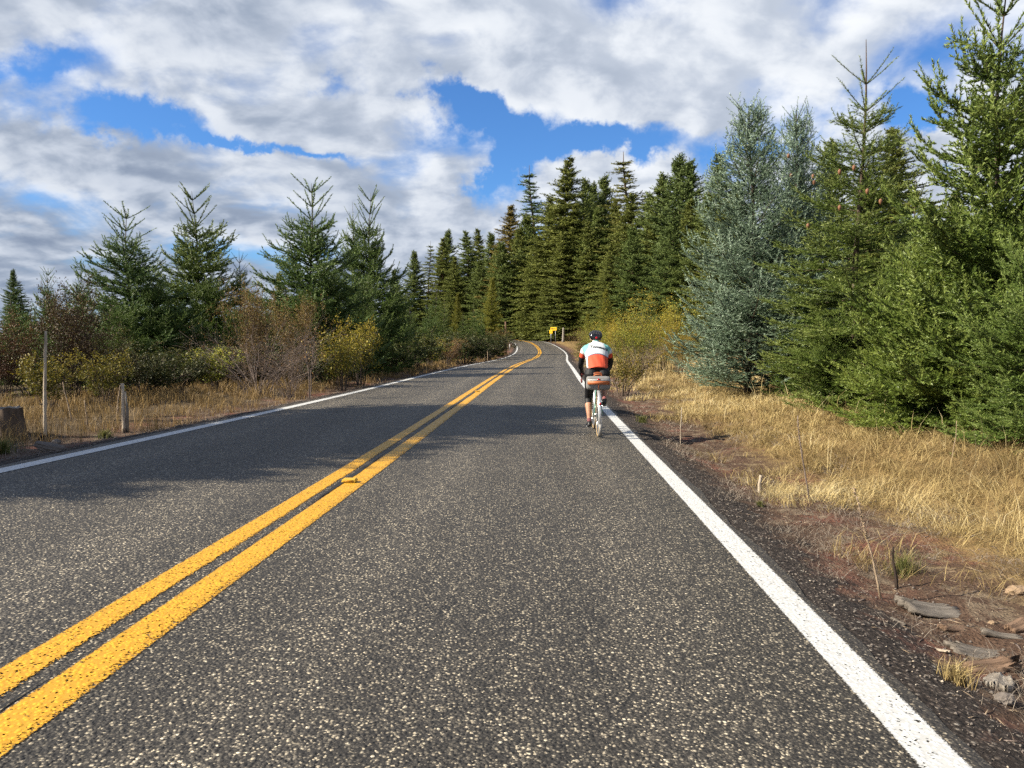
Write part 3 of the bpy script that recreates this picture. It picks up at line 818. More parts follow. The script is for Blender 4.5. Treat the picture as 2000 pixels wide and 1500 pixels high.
GM = 'young trees crowding the left verge before the bend'
for k, (u, v, Y, sp, w, tn, lab) in enumerate((
        (800, 590, 52, 'green', 1.0, (.85, .9, .75), 'young fir just right of the dark double-tipped fir'),
        (838, 600, 58, 'open', 1.1, (.9, 1, .95), 'greyish young fir low on the verge before the bend'),
        (868, 578, 66, 'green', 1.0, (.95, .95, .75), 'young green fir in the middle of the left verge thicket'),
        (905, 610, 72, 'green', 1.2, (.8, .85, .65), 'dark round young fir close to the left white line'),
        (940, 618, 80, 'open', 1.1, (.85, .95, .8), 'small fir in front of the yellow-green larch'),
        (925, 590, 84, 'green', 1.0, (.95, 1, .8), 'light green fir behind the verge thicket'),
        (775, 560, 60, 'open', 1.0, (.9, .95, .8), 'narrow young fir peeping out behind the double-tipped fir'),
        (852, 560, 90, 'green', 1.1, (.9, .95, .7), 'tallest young fir standing at the back of the verge thicket'))):
    tree_px('fir_tree', sp, u, v, Y, lab, group=GM, width=w, rz=k * 1.3, tint=tn)
GX_ = 'young firs filling the ground behind the left roadside shrubs'
for k, (u, v, Y, sp, w, tn, lab) in enumerate((
        (20, 560, 30, 'green', 1.0, (.9, 1.05, .85), 'light green fir at the left edge behind the reddish shrub'),
        (140, 600, 32, 'green', 1.1, (.9, 1.0, .8), 'fir between the two brown shrubs, well behind them'),
        (215, 570, 36, 'open', 1.0, (.9, 1.0, .9), 'fir just left of the greyish forked-tip fir'),
        (320, 600, 38, 'green', 1.2, (.8, .9, .7), 'low fir filling the gap between greyish and slender-topped fir'),
        (440, 590, 40, 'green', 1.2, (.85, .95, .7), 'low fir behind the left half of the rusty clump'),
        (510, 570, 46, 'open', 1.1, (.9, 1.0, .85), 'pale fir in the gap behind the rusty clump'),
        (555, 600, 38, 'green', 1.1, (.8, .9, .7), 'dark low fir left of the fir with the longest leader'),
        (665, 560, 44, 'green', 1.0, (.8, .9, .7), 'dark fir in the gap left of the double-tipped fir'),
        (755, 560, 46, 'green', 0.9, (.85, .9, .7), 'dark fir pressed to the right of the double-tipped fir'))):
    tree_px('fir_tree', sp, u, v, Y, lab, group=GX_, width=w, rz=k * 2.3, tint=tn)
rt = np.random.default_rng(19)
for k in range(30):
    Yt = 22 + 75 * rt.random() ** 1.2
    Xt = -(0.50 + 0.55 * rt.random()) * Yt - 5
    tree('fir_tree', ('green', 'open')[k % 2], (Xt, Yt, gz(Xt, Yt) - 0.05), rt.uniform(2.6, 4.6), 'young light green fir deep in the thicket beyond the left roadside shrubs', group='young firs deep in the left thicket', rz=k * 1.3, width=rt.uniform(0.9, 1.3), tint=(0.95, 1.08, 0.88))
GLA = 'larches turning yellow'
for k, (u, v, Y, w, lab) in enumerate(((960, 540, 92, 1.0, 'yellow-green larch on the left where the road bends away'),
                                       (1186, 563, 62, 1.05, 'bright yellow-green larch right of the road behind the cyclist'),
                                       (545, 530, 48, 1.2, 'pale yellow-green larch peeping between the left firs'),
                                       (893, 572, 100, 0.9, 'small pale larch deep in the left thicket'),
                                       (1150, 612, 70, 1.3, 'low yellow larch between the arrow sign and the cyclist'))):
    tree_px('larch_tree', 'larch', u, v, Y, lab, cat='larch', group=GLA, width=w, rz=k * 2.2, tint=(1, 1, 1) if k != 3 else (.8, .8, .7))

# the old forest beyond the bend: (tip u, tip v, depth, species, width, tint, label)
GF = 'tall old conifers of the forest beyond the bend'
BR = (1.45, 0.92, 0.72)
OL = (1.20, 1.10, 0.82)
GN = (1.05, 1.08, 0.92)
BL = (0.85, 1.0, 1.15)
FOREST = [
    (772, 525, 250, 'dense', 0.9, GN, 'leftmost small conifer where the far forest begins'),
    (808, 488, 225, 'dense', 0.95, GN, 'dark pointed conifer near the left end of the forest'),
    (838, 470, 232, 'thin', 0.9, OL, 'slim thin-crowned conifer near the left end of the forest'),
    (866, 462, 222, 'old', 1.0, OL, 'conifer just left of the tallest one in the lower left forest'),
    (877, 446, 228, 'dense', 0.85, GN, 'sharp-tipped conifer, highest at the low left end of the forest'),
    (912, 450, 215, 'old', 1.05, GN, 'left one of two twin-pointed conifers in the forest'),
    (932, 446, 222, 'old', 0.95, OL, 'right one of two twin-pointed conifers in the forest'),
    (956, 452, 212, 'dense', 0.95, GN, 'rounded conifer left of the rusty brown one'),
    (972, 470, 205, 'old', 0.9, OL, 'shorter conifer squeezed left of the rusty brown one'),
    (1000, 398, 192, 'old', 1.05, BR, 'rusty brown conifer where the forest steps up'),
    (1018, 440, 186, 'dense', 0.9, OL, 'olive conifer leaning on the rusty brown one'),
    (1041, 322, 198, 'thin', 1.15, BL, 'gaunt blue-green conifer with bare spike standing against blue sky'),
    (1072, 385, 176, 'old', 1.1, OL, 'broad olive conifer left of the highest olive one'),
    (1106, 306, 168, 'old', 1.12, (1.22, 1.10, 0.8), 'highest olive-brown conifer at the centre of the forest'),
    (1138, 345, 180, 'dense', 0.85, GN, 'dark conifer just right of the highest olive one'),
    (1160, 352, 186, 'dense', 0.8, GN, 'dark narrow conifer between the central trees'),
    (1188, 338, 172, 'dense', 0.9, GN, 'deep green conifer left of the ragged-topped one'),
    (1226, 296, 156, 'thin', 1.35, (1.35, 1.1, 0.9), 'ragged-topped conifer with a bushy brownish tip'),
    (1228, 380, 150, 'old', 1.2, OL, 'full olive conifer wrapped round the ragged-topped one'),
    (1262, 372, 140, 'dense', 0.9, GN, 'dark conifer right of the ragged-topped one'),
    (1290, 334, 128, 'dense', 1.0, GN, 'smooth green conifer left of the twin dark spires'),
    (1332, 296, 122, 'dense', 1.0, (.85, .95, .95), 'left one of the twin dark spires above the golden bushes'),
    (1356, 308, 120, 'dense', 0.95, (.85, .95, .95), 'right one of the twin dark spires above the golden bushes'),
    (1402, 300, 112, 'old', 1.05, GN, 'conifer just left of the silvery fir'),
    (1378, 372, 100, 'dense', 1.0, GN, 'shorter conifer low in front of the twin dark spires'),
    (1310, 420, 104, 'dense', 1.0, (.8, .9, .8), 'dark green conifer behind the golden bushes'),
    (1440, 350, 96, 'dense', 1.0, GN, 'conifer mostly hidden behind the silvery fir'),
    (1240, 440, 118, 'dense', 1.05, (.85, .95, .8), 'dark conifer above the bright yellow-green larch'),
    (1150, 430, 158, 'old', 1.05, OL, 'olive conifer behind the arrow sign'),
    (1052, 460, 170, 'old', 1.0, OL, 'olive conifer over the place where the road disappears'),
    (1098, 455, 160, 'old', 1.1, OL, 'broad olive conifer in front of the highest one'),
    (1195, 470, 130, 'old', 1.0, OL, 'olive conifer right of the arrow sign'),
    (890, 500, 205, 'old', 1.1, OL, 'mid-height olive conifer under the sharp-tipped one'),
    (940, 505, 196, 'dense', 1.1, GN, 'mid-height green conifer under the twin-pointed pair'),
    (985, 470, 182, 'dense', 1.1, GN, 'green conifer in front of the rusty brown one'),
    (1028, 415, 188, 'dense', 1.1, GN, 'green conifer wrapped round the gaunt spiked one'),
    (1085, 400, 185, 'dense', 1.1, GN, 'green conifer between gaunt and highest olive trees'),
    (1125, 395, 165, 'old', 1.1, OL, 'olive conifer at the right shoulder of the highest one'),
    (1172, 400, 160, 'dense', 1.1, GN, 'full green conifer left below the ragged-topped one'),
    (1205, 385, 162, 'old', 1.0, OL, 'olive conifer touching the ragged-topped one on its left'),
    (1275, 420, 126, 'old', 1.1, OL, 'olive conifer between ragged-topped and smooth green ones'),
    (1345, 390, 108, 'old', 1.1, OL, 'olive conifer low between the twin dark spires'),
    (1420, 380, 92, 'old', 1.1, OL, 'olive conifer low against the left side of the silvery fir'),
    (1622, 268, 74, 'dense', 0.95, GN, 'dark conifer between the silvery fir and the tall green fir'),
    (1752, 246, 62, 'old', 1.15, OL, 'olive conifer just right of the tall green fir'),
    (1700, 330, 66, 'dense', 1.0, GN, 'dark conifer behind the tall green fir'),
    (1560, 330, 82, 'dense', 1.0, GN, 'conifer glimpsed behind the silvery leaning fir'),
    (1816, 392, 110, 'old', 1.0, GN, 'far conifer left of the lone pointed one on the right'),
    (1868, 364, 88, 'old', 1.0, OL, 'lone pointed conifer seen between the right-hand firs'),
    (1935, 400, 92, 'dense', 1.0, GN, 'conifer behind the fir at the right edge'),
    (26, 524, 120, 'dense', 0.8, (.75, .9, .95), 'dark pointed conifer on the skyline at the far left'),
    (42, 548, 124, 'thin', 1.1, (.75, .9, .95), 'thin ragged conifer on the skyline at the far left'),
    (128, 552, 130, 'thin', 1.3, (.7, .85, .95), 'flat dark crown on the skyline behind the dark brown shrub'),
]
for k, (u, v, Y, sp, w, tn, lab) in enumerate(FOREST):
    tree_px('old_conifer', sp, u, v, Y, lab, group=GF, width=w * 1.38, rz=k * 1.1, tint=tn, red=k % 3 == 0)
for k, (u, v, Y, sp, w, lab) in enumerate(((94, 527, 44, 'open', 0.7, 'small pale fir left of the dark brown shrub, on the skyline'),
                                           (157, 512, 40, 'open', 0.62, 'thin-tipped fir rising over the dark brown shrub'),
                                           (60, 585, 38, 'green', 1.3, 'light green fir thicket tree at the far left'),
                                           (20, 590, 36, 'green', 1.4, 'light green fir cut by the left edge'),
                                           (110, 590, 36, 'green', 1.3, 'light green fir right behind the dark brown shrub'),
                                           (180, 585, 34, 'green', 1.3, 'fir tucked between brown shrub and greyish fir'))):
    tree_px('fir_tree', sp, u, v, Y, lab, group='light green firs behind the brown shrubs at the left', width=w, rz=k * 1.9, tint=(0.95, 1.08, 0.9))
# bare trunks under the forest's edge
for k, (u, v0, v1, Y, wpx, lab) in enumerate(((1040, 618, 658, 172, 5, 'thick red-brown trunk left of the arrow sign'),
                                              (1064, 622, 660, 172, 3, 'left one of three grey trunks by the arrow sign'),
                                              (1067.5, 618, 660, 170, 3.2, 'middle one of three grey trunks by the arrow sign'),
                                              (1071, 634, 660, 173, 2.4, 'right one of three grey trunks by the arrow sign'),
                                              (1100, 640, 658, 150, 5, 'pale broken trunk right of the arrow sign'),
                                              (987, 628, 680, 98, 4, 'bare pole-like trunk on the left at the bend'))):
    foot, h = place(u, v0, Y)
    b = MB()
    r0 = wpx / F_PX * Y / 2
    zz_ = np.linspace(-0.2, h, 8)
    b.tube(np.stack([0.06 * np.sin(zz_ * 0.7), 0 * zz_, zz_], -1), np.linspace(r0 * 1.25, r0 * 0.8, 8), 9)
    o = b.build('dead_snag', M['bark_red' if k in (0, 5) else 'dead_wood'], None, True, foot)
    tag(o, lab, 'dead tree', 'bare trunks at the forest edge')


# far wood all round the horizon, one mass
def far_wood():
    r = np.random.default_rng(5)
    n = 1700
    th = r.uniform(-1.25, 1.25, n)
    d = r.uniform(170, 640, n)
    X, Y = d * np.sin(th), d * np.cos(th)
    t, i, al = road_st(X, Y)
    keep = ((X < -0.24 * Y) | (d > 300))
    X, Y = X[keep], Y[keep]
    h = np.where(X < -0.15 * Y, r.uniform(3.5, 7.5, len(X)), r.uniform(9, 19, len(X)))
    Z = ground_z(X, Y)
    Vs, Ts, tn, k = [], [], [], 0
    layers, nb = 11, 10
    for L in range(layers):
        f0, f1 = L / layers, (L + 1.15) / layers
        a = np.arange(nb) * 2 * np.pi / nb
        ang = a[None] + r.uniform(0, 6.28, (len(X), 1))
        rr = (h * 0.19 * (1 - 0.97 * f0) ** 0.9)[:, None] * r.uniform(0.6, 1.25, (len(X), nb))
        z0 = (Z + h * (0.06 + 0.94 * f0))[:, None] + r.uniform(-.04, .04, (len(X), nb)) * h[:, None]
        tipz = (Z + h * min(1, 0.06 + 0.94 * f1))[:, None] + 0 * ang
        o = np.stack([X[:, None] + rr * np.cos(ang), Y[:, None] + rr * np.sin(ang), z0], -1)
        s = 0.30
        c1 = np.stack([X[:, None] + rr * 0.25 * np.cos(ang - s * 3), Y[:, None] + rr * 0.25 * np.sin(ang - s * 3), tipz], -1)
        c2 = np.stack([X[:, None] + rr * 0.6 * np.cos(ang + s * 1.6), Y[:, None] + rr * 0.6 * np.sin(ang + s * 1.6), z0 * 0.6 + tipz * 0.4], -1)
        V = np.stack([o, c1, c2], 2).reshape(-1, 3)
        Vs.append(V)
        tn.append(np.repeat(r.uniform(0.2, 0.9, len(X) * nb), 3))
    V = np.concatenate(Vs)
    o = mobj('far_wood', np_mesh('far_wood', V, np.arange(len(V)).reshape(-1, 3), M['needles_forest'], False, {'tint': np.concatenate(tn)}))
    o.color = (0.8, 0.95, 0.9, 1)
    tag(o, 'distant low conifer wood along the horizon', 'forest', kind='stuff')


far_wood()


# ------------------------------------------------------------------ leafy shrubs
def shrub(name, seed, h, rad, nst, leaves, lsize, mat_, twig='twig', bare=0.0, spread=0.5, lower=0.15, cluster=0.0, twig_r=0.006, twigs=5):
    r = np.random.default_rng(seed)
    w = MB()
    ends = []
    for s in range(nst):
        a = r.uniform(0, 6.283)
        base = np.array([np.cos(a), np.sin(a), 0]) * rad * 0.22 * r.random()
        hh = h * r.uniform(0.6, 1.0)
        out = rad * spread * 1.6 * r.uniform(0.25, 1.0)
        t = np.linspace(0, 1, 6)
        P = base + np.stack([np.cos(a) * out * t ** 1.3, np.sin(a) * out * t ** 1.3, hh * t ** 0.85], -1) + np.cumsum(r.normal(0, 0.025 * h, (6, 3)), 0) * t[:, None]
        P[0, 2] = -0.05
        w.tube(P, np.linspace(twig_r * 1.8, twig_r * 0.5, 6), 4, False)
        for k in range(twigs):
            i = r.uniform(lower + 0.1, 0.98)
            p0 = np.array([np.interp(i, t, P[:, c]) for c in range(3)])
            d = unit(unit(P[-1] - P[0]) * 0.8 + r.normal(0, 0.75, 3) + np.array([0, 0, 0.25]))
            L = h * r.uniform(0.14, 0.34)
            q = p0 + d * L * np.linspace(0, 1, 4)[:, None] + np.cumsum(r.normal(0, 0.02 * h, (4, 3)), 0) * np.linspace(0, 1, 4)[:, None]
            w.tube(q, np.linspace(twig_r * 0.7, twig_r * 0.25, 4), 3, False)
            ends.append(q)
            for j in range(3):
                d2 = unit(d + r.normal(0, 0.7, 3))
                q2 = q[r.integers(1, 4)] + d2 * L * 0.5 * np.linspace(0, 1, 3)[:, None]
                w.tube(q2, np.linspace(twig_r * 0.4, twig_r * 0.2, 3), 3, False)
                ends.append(q2)
    allq = np.concatenate([e[1:] for e in ends])
    if leaves:
        c = allq[r.integers(0, len(allq), leaves)] + r.normal(0, 0.035 * h, (leaves, 3))
        if cluster:
            c += (r.normal(0, 1, (40, 3)) * cluster)[r.integers(0, 40, leaves)] * 0.2
        c[:, 2] = np.maximum(c[:, 2], 0.04)
        d = unit(r.normal(0, 1, (leaves, 3)) + np.array([0, 0, -0.2]))
        s = unit(np.cross(d, r.normal(0, 1, (leaves, 3))))
        l = lsize * r.uniform(0.6, 1.3, leaves)[:, None]
        nrm = np.cross(d, s)
        V = np.stack([c, c + d * l * 0.5 + s * l * 0.32 + nrm * l * 0.08, c + d * l, c + d * l * 0.5 - s * l * 0.32 + nrm * l * 0.08], 1).reshape(-1, 3)
        b = np.arange(leaves) * 4
        T = np.stack([np.stack([b, b + 1, b + 2], -1), np.stack([b, b + 2, b + 3], -1)], 1).reshape(-1, 3)
        tn = np.clip(r.normal(0.5, 0.22, leaves) + (c[:, 2] / h - 0.5) * 0.35, 0, 1)
        leaf_me = np_mesh(name + '_leaves', V, T, M[mat_], False, {'tint': np.repeat(tn, 4)})
    else:
        leaf_me = None
    st = np_mesh(name + '_stems', np.concatenate(w.V), None, M[twig], True, quads=np.concatenate(w.Q))
    return dict(leaf=leaf_me, stem=st, H=h)


SH = {
    'gold': shrub('gold', 1, 3.0, 1.6, 26, 13000, 0.050, 'leaf_yellow', spread=0.6),
    'orange': shrub('orange', 2, 2.8, 1.6, 26, 9500, 0.062, 'leaf_orange', 'twig_grey', spread=0.65, twigs=6),
    'tangle': shrub('tangle', 3, 2.2, 1.9, 34, 900, 0.045, 'leaf_orange', 'twig_grey', spread=0.95, twigs=9),
    'brown': shrub('brown', 4, 2.4, 1.3, 26, 13000, 0.045, 'leaf_brown', 'char', spread=0.55),
    'dark': shrub('dark', 5, 1.3, 1.0, 22, 9000, 0.055, 'leaf_dark', spread=0.8),
    'yellow': shrub('yellow', 6, 1.6, 0.9, 16, 2800, 0.065, 'leaf_yellow', spread=0.6),
    'small': shrub('small', 8, 0.75, 0.5, 14, 2200, 0.032, 'leaf_yellow', spread=0.7, twig_r=0.004),
    'sapling': shrub('sapling', 9, 1.7, 0.6, 3, 120, 0.05, 'leaf_orange', 'twig_grey', spread=0.15, twig_r=0.009, twigs=7),
}


def bush(sp, u, v, Y, label, width=1.0, rz=0.0, tint=(1, 1, 1), group=None, nm='bush'):
    foot, h = place(u, v, Y)
    s = SH[sp]
    k = h / s['H']
    o = empty(nm, foot, rz)
    o.scale = (k * width, k * width, k)
    mobj('stem', s['stem'], o)
    if s['leaf']:
        mobj('foliage', s['leaf'], o).color = tuple(tint) + (1,)
    tag(o, label, 'bush', group)
    return o


GB = 'golden bushes on the right behind the cyclist'
bush('gold', 1292, 588, 34, 'tall golden bush beside the silvery fir', 0.95, 0.3, (1.1, 1.1, 0.9), group=GB)
bush('gold', 1325, 640, 31, 'rust-tinged bush against the skirt of the silvery fir', 1.0, 1.3, (0.95, 0.8, 0.8), group=GB)
bush('gold', 1246, 628, 33, 'olive bush in the middle of the golden thicket', 1.1, 2.3, (0.85, 1.0, 0.9), group=GB)
bush('gold', 1212, 622, 44, 'yellow bush beside the bright yellow-green larch', 1.0, 3.3, (1.25, 1.15, 0.9), group=GB)
bush('gold', 1178, 642, 48, 'low greenish bush behind the cyclist\'s helmet', 1.3, 4.0, (0.8, 0.95, 0.85), group=GB)
bush('orange', 1136, 652, 62, 'brownish bush on the right verge before the arrow sign', 0.8, 0.0, (0.85, 0.95, 0.9), group=GB)
bush('gold', 1166, 636, 60, 'olive green bush left of the cyclist\'s helmet', 0.8, 0.5, (0.7, 0.9, 0.8), group=GB)
bush('small', 1216, 690, 22.5, 'small leafy brown bush by the cyclist\'s right elbow', 1.05, 0.0, (0.55, 0.5, 0.5))
bush('tangle', 1250, 668, 30, 'grey leafless tangle at the foot of the golden thicket', 0.8, 0.7, group=GB)
GO = 'autumn shrubs along the left roadside'
bush('orange', 488, 582, 24.5, 'orange-leaved shrub, left half of the rusty clump', 0.5, 0.2, (0.9, 1.0, 0.9), group=GO)
bush('orange', 570, 605, 23.5, 'orange-leaved shrub, right half of the rusty clump', 0.5, 2.2, (0.9, 1.0, 0.9), group=GO)
bush('tangle', 500, 640, 21.0, 'bare grey-brown branch tangle in front of the rusty clump', 1.05, 0.9, group=GO)
bush('tangle', 565, 675, 20.2, 'bare twiggy tangle reaching towards the white line', 0.8, 2.9, group=GO)
bush('sapling', 600, 640, 18.6, 'thin dead sapling with a few rusty leaves by the white line', 1.1, 0.9, group=GO)
bush('yellow', 700, 640, 27, 'yellow-leaved shrub under the double-tipped fir', 0.7, 0.0, (0.8, 0.78, 0.6), group=GO)
bush('yellow', 668, 660, 24, 'low yellow shrub beside the bare twiggy tangle', 1.1, 1.0, (0.9, 0.9, 0.8), group=GO)
bush('yellow', 420, 690, 23, 'pale green-yellow shrub left of the bare branch tangle', 1.5, 2.0, (0.9, 1.1, 0.9), group=GO)
bush('brown', 132, 580, 17.5, 'tall dark brown shrub with dried flower heads', 0.72, 0.4, (0.8, 0.85, 0.8), group=GO)
bush('brown', 190, 660, 18.4, 'lower dark shrub with yellow leaves right of the tall brown one', 1.1, 1.4, (1.0, 1.25, 0.9), group=GO)
bush('brown', 5, 632, 17.0, 'reddish brown shrub cut by the left edge', 0.8, 2.4, (1.2, 0.95, 0.9), group=GO)
bush('yellow', 95, 705, 15.2, 'sparse yellow-leaved shrub behind the pale stake', 1.1, 3.0, (0.55, 0.55, 0.5), group=GO)
bush('yellow', 205, 700, 16.4, 'sparse yellow-leaved shrub behind the split post', 1.1, 0.7, (0.5, 0.52, 0.45), group=GO)
bush('dark', 270, 690, 20, 'dark green undergrowth below the greyish fir', 1.3, 0.0, group=GO)
bush('dark', 340, 700, 22, 'dark green undergrowth below the slender-topped fir', 1.4, 1.1, group=GO)
for k, (u, v, Y, w, lab) in enumerate(((60, 690, 20, 1.4, 'dark green undergrowth at the far left behind the pale stake'), (165, 690, 21, 1.4, 'dark green undergrowth between the tall brown and lower dark shrub'),
                                       (395, 680, 26, 1.5, 'dark green undergrowth right of the pale green-yellow shrub'), (455, 670, 28, 1.5, 'dark green undergrowth behind the bare branch tangle'),
                                       (640, 680, 27, 1.3, 'dark green undergrowth between rusty clump and yellow shrub'), (745, 670, 38, 1.4, 'dark green undergrowth right of the yellow shrub'))):
    bush('dark', u, v, Y, lab, w, k * 1.3, (1.0, 1.15, 0.9), 'dark undergrowth along the left roadside')
for k, (u, v, Y, sp, w, tn, lab) in enumerate((
        (905, 655, 62, 'dark', 1.3, (.8, .9, .7), 'very dark round bush touching the left verge'),
        (870, 668, 55, 'orange', 1.3, (1, 1, 1), 'rusty low bush on the left verge'),
        (840, 665, 50, 'yellow', 1.3, (.9, 1, .8), 'yellowish low bush right of the double-tipped fir'),
        (965, 650, 84, 'orange', 1.2, (.9, .9, .8), 'brown bush at the inside of the bend'),
        (945, 655, 74, 'dark', 1.3, (1, 1, .8), 'dark bush left of the brown one at the bend'),
        (805, 655, 45, 'dark', 1.4, (1, 1.1, .8), 'green bush beside the skirt of the double-tipped fir'))):
    bush(sp, u, v, Y, lab, w, k * 1.7, tn, 'bushes at the inside of the bend')


# ------------------------------------------------------------------ grass
def blades(r, P, h, w, lean, curl, tint, la=None):
    n = len(P)
    a = r.uniform(0, 6.283, n)
    dr = np.stack([np.cos(a), np.sin(a), 0 * a], -1)
    la = r.uniform(0, 6.283, n) if la is None else la
    ld = np.stack([np.cos(la), np.sin(la), 0 * la], -1)
    up = np.array([0, 0, 1.0])
    mid = P + up * (h * 0.55)[:, None] + ld * (h * lean * 0.35)[:, None]
    tip = P + up * (h * (1 - 0.5 * curl))[:, None] + ld * (h * (lean + curl * 0.5))[:, None]
    s = dr * (w * 0.5)[:, None]
    V = np.stack([P - s, P + s, mid - s * 0.75, mid + s * 0.75, tip], 1).reshape(-1, 3)
    b = np.arange(n) * 5
    T = np.stack([np.stack([b, b + 1, b + 3], -1), np.stack([b, b + 3, b + 2], -1), np.stack([b + 2, b + 3, b + 4], -1)], 1).reshape(-1, 3)
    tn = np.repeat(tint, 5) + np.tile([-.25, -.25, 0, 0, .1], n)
    return V, T, np.clip(tn, 0, 1)


def scatter(r, n, side, y0, y1, emin, emax):
    """points on the verge, thinning with distance from the camera"""
    Y = y0 * (y1 / y0) ** r.random(n)
    e = emin + (emax - emin) * r.random(n)
    i = np.clip(np.searchsorted(RY[:500], Y), 0, len(RY) - 1)
    X = RX[i] + (PAVE_R + e if side > 0 else -(PAVE_L + e)) / np.maximum(0.3, TY[i])
    return X, Y, e


def grass_obj(name, r, X, Y, h, w, lean, curl, tint, mat_, label, la=None):
    P = np.stack([X, Y, ground_z(X, Y) - 0.01], -1)
    V, T, tn = blades(r, P, h, w, lean, curl, tint, la)
    o = mobj(name, np_mesh(name, V, T, M[mat_], False, {'tint': tn}))
    tag(o, label, 'grass', kind='stuff')
    return o


def vis_width(Y):
    return np.maximum(0.0028, 0.00062 * Y)


r = np.random.default_rng(77)
# golden grass, right bank: tussocks
nt = 11000
X, Y, e = scatter(r, nt, 1, 2.6, 110, 0.7, 7.5)
dn = fbm(X * 0.9, Y * 0.9, 4, 55)
keep = sstep(e + (dn - 0.47) * 4.2, 0.95, 1.8) > r.random(nt) * 0.95
X, Y = X[keep], Y[keep]
nbl = 15
tx = np.repeat(X, nbl) + r.normal(0, 0.055, len(X) * nbl) * (1 + np.repeat(Y, nbl) * 0.03)
ty = np.repeat(Y, nbl) + r.normal(0, 0.055, len(X) * nbl) * (1 + np.repeat(Y, nbl) * 0.03)
hh = np.repeat(r.uniform(0.08, 0.29, len(X)), nbl) * r.uniform(0.5, 1.15, len(tx))
tt_ = np.clip(np.repeat(np.clip(r.normal(0.5, 0.16, len(X)) + (fbm(X * 0.6, Y * 0.6, 3, 71) - 0.45) * 1.2, 0, 1), nbl) + r.normal(0, 0.12, len(tx)), 0, 1)
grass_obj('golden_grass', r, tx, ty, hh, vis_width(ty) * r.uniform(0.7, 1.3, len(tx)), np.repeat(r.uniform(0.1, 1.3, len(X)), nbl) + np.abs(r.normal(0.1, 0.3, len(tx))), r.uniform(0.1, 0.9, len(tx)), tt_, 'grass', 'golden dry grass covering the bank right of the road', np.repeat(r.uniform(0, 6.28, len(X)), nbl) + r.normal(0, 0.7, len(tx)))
# tall pale stems among it
X, Y, e = scatter(r, 900, 1, 4.5, 70, 1.8, 7.0)
grass_obj('tall_grass', r, X, Y, r.uniform(0.3, 0.8, 900), vis_width(Y) * 0.9, r.uniform(0.05, 0.5, 900), r.uniform(0, 0.4, 900), r.uniform(0.6, 1, 900), 'grass', 'thin tall straw stems standing above the golden grass')
# grey matted litter near the gravel, both sides
X1, Y1, _ = scatter(r, 9000, 1, 2.4, 60, 0.25, 2.4)
X2, Y2, _ = scatter(r, 5000, -1, 7, 70, 0.3, 5.0)
X, Y = np.concatenate([X1, X2]), np.concatenate([Y1, Y2])
kp = fbm(X * 1.6, Y * 1.6, 4, 91) > 0.49
X, Y = X[kp], Y[kp]
nb2 = 4
X, Y = np.repeat(X, nb2) + r.normal(0, .05, len(X) * nb2), np.repeat(Y, nb2) + r.normal(0, .05, len(Y) * nb2)
grass_obj('matted_grass', r, X, Y, r.uniform(0.03, 0.10, len(X)), vis_width(Y) * 0.8, r.uniform(0.8, 2.6, len(X)), r.uniform(0, .8, len(X)), r.uniform(0.1, 1, len(X)), 'grass_grey', 'grey matted dead grass on the bare soil')
# left verge straw
X, Y, e = scatter(r, 3600, -1, 8, 110, 0.4, 7.0)
kp = sstep(e + (fbm(X * 0.8, Y * 0.8, 4, 57) - 0.47) * 4, 0.3, 1.6) > r.random(len(X))
X, Y = X[kp], Y[kp]
tx = np.repeat(X, 11) + r.normal(0, 0.07, len(X) * 11)
ty = np.repeat(Y, 11) + r.normal(0, 0.07, len(X) * 11)
hh = np.repeat(r.uniform(0.12, 0.42, len(X)), 11) * r.uniform(0.4, 1.2, len(tx))
o = grass_obj('verge_grass', r, tx, ty, hh, vis_width(ty) * r.uniform(0.7, 1.2, len(tx)), np.abs(r.normal(0.3, 0.3, len(tx))), r.uniform(0, 0.6, len(tx)), np.clip(r.normal(0.35, 0.2, len(tx)), 0, 1), 'grass', 'brownish dry grass along the left verge')
o.color = (0.82, 0.74, 0.70, 1)
for k, (u, v, wd, lab) in enumerate(((1765, 1120, 0.16, 'green grass tuft in the bare soil beside the leaning stalk'), (1484, 988, 0.05, 'tiny green grass tuft below the split stub'),
                                     (205, 855, 0.13, 'green grass tuft left of the split post by the white line'), (1255, 825, 0.14, 'green tuft at the gravel edge just ahead of the wheel shadow'),
                                     (1645, 990, 0.09, 'brown straw tuft in the bare soil'), (1870, 1335, 0.10, 'straw tuft beside the splintered wood chunks'), (5, 885, 0.2, 'dark green tuft at the left edge by the white line'))):
    p = on_ground(u, v)
    n = 220
    rr = np.abs(r.normal(0, wd * 0.4, n))
    aa = r.uniform(0, 6.283, n)
    X, Y = p[0] + rr * np.cos(aa), p[1] + rr * np.sin(aa)
    P = np.stack([X, Y, ground_z(X, Y)], -1)
    V, T, tn = blades(r, P, r.uniform(0.5, 1.2, n) * wd * 1.1, np.full(n, 0.0032 if p[1] < 8 else 0.007), r.uniform(0.1, 0.7, n), r.uniform(0, .5, n), r.uniform(0.1, 0.9, n))
    o = mobj('grass_tuft', np_mesh('grass_tuft', V - p, T, M['grass' if k in (4, 5) else 'grass_green'], False, {'tint': tn}), None, p)
    tag(o, lab, 'grass tuft', 'single grass tufts')
M['grey_wood'] = bark('grey_wood', (0.075, 0.063, 0.052), (0.30, 0.265, 0.225), 40, (0.12, 1.4, 1))
M['tan_stone'] = plain('tan_stone', (0.33, 0.235, 0.15), 0.85, var=0.35, scale=40, bump=0.6, spec=0.2)


# ------------------------------------------------------------------ stakes, stump, stalks, wood and stones by the road
def top_at(p, u, v):
    d = ray(u, v)
    k = p[1] / d[1]
    return np.array([d[0] * k, p[1], CAM_Z + d[2] * k])


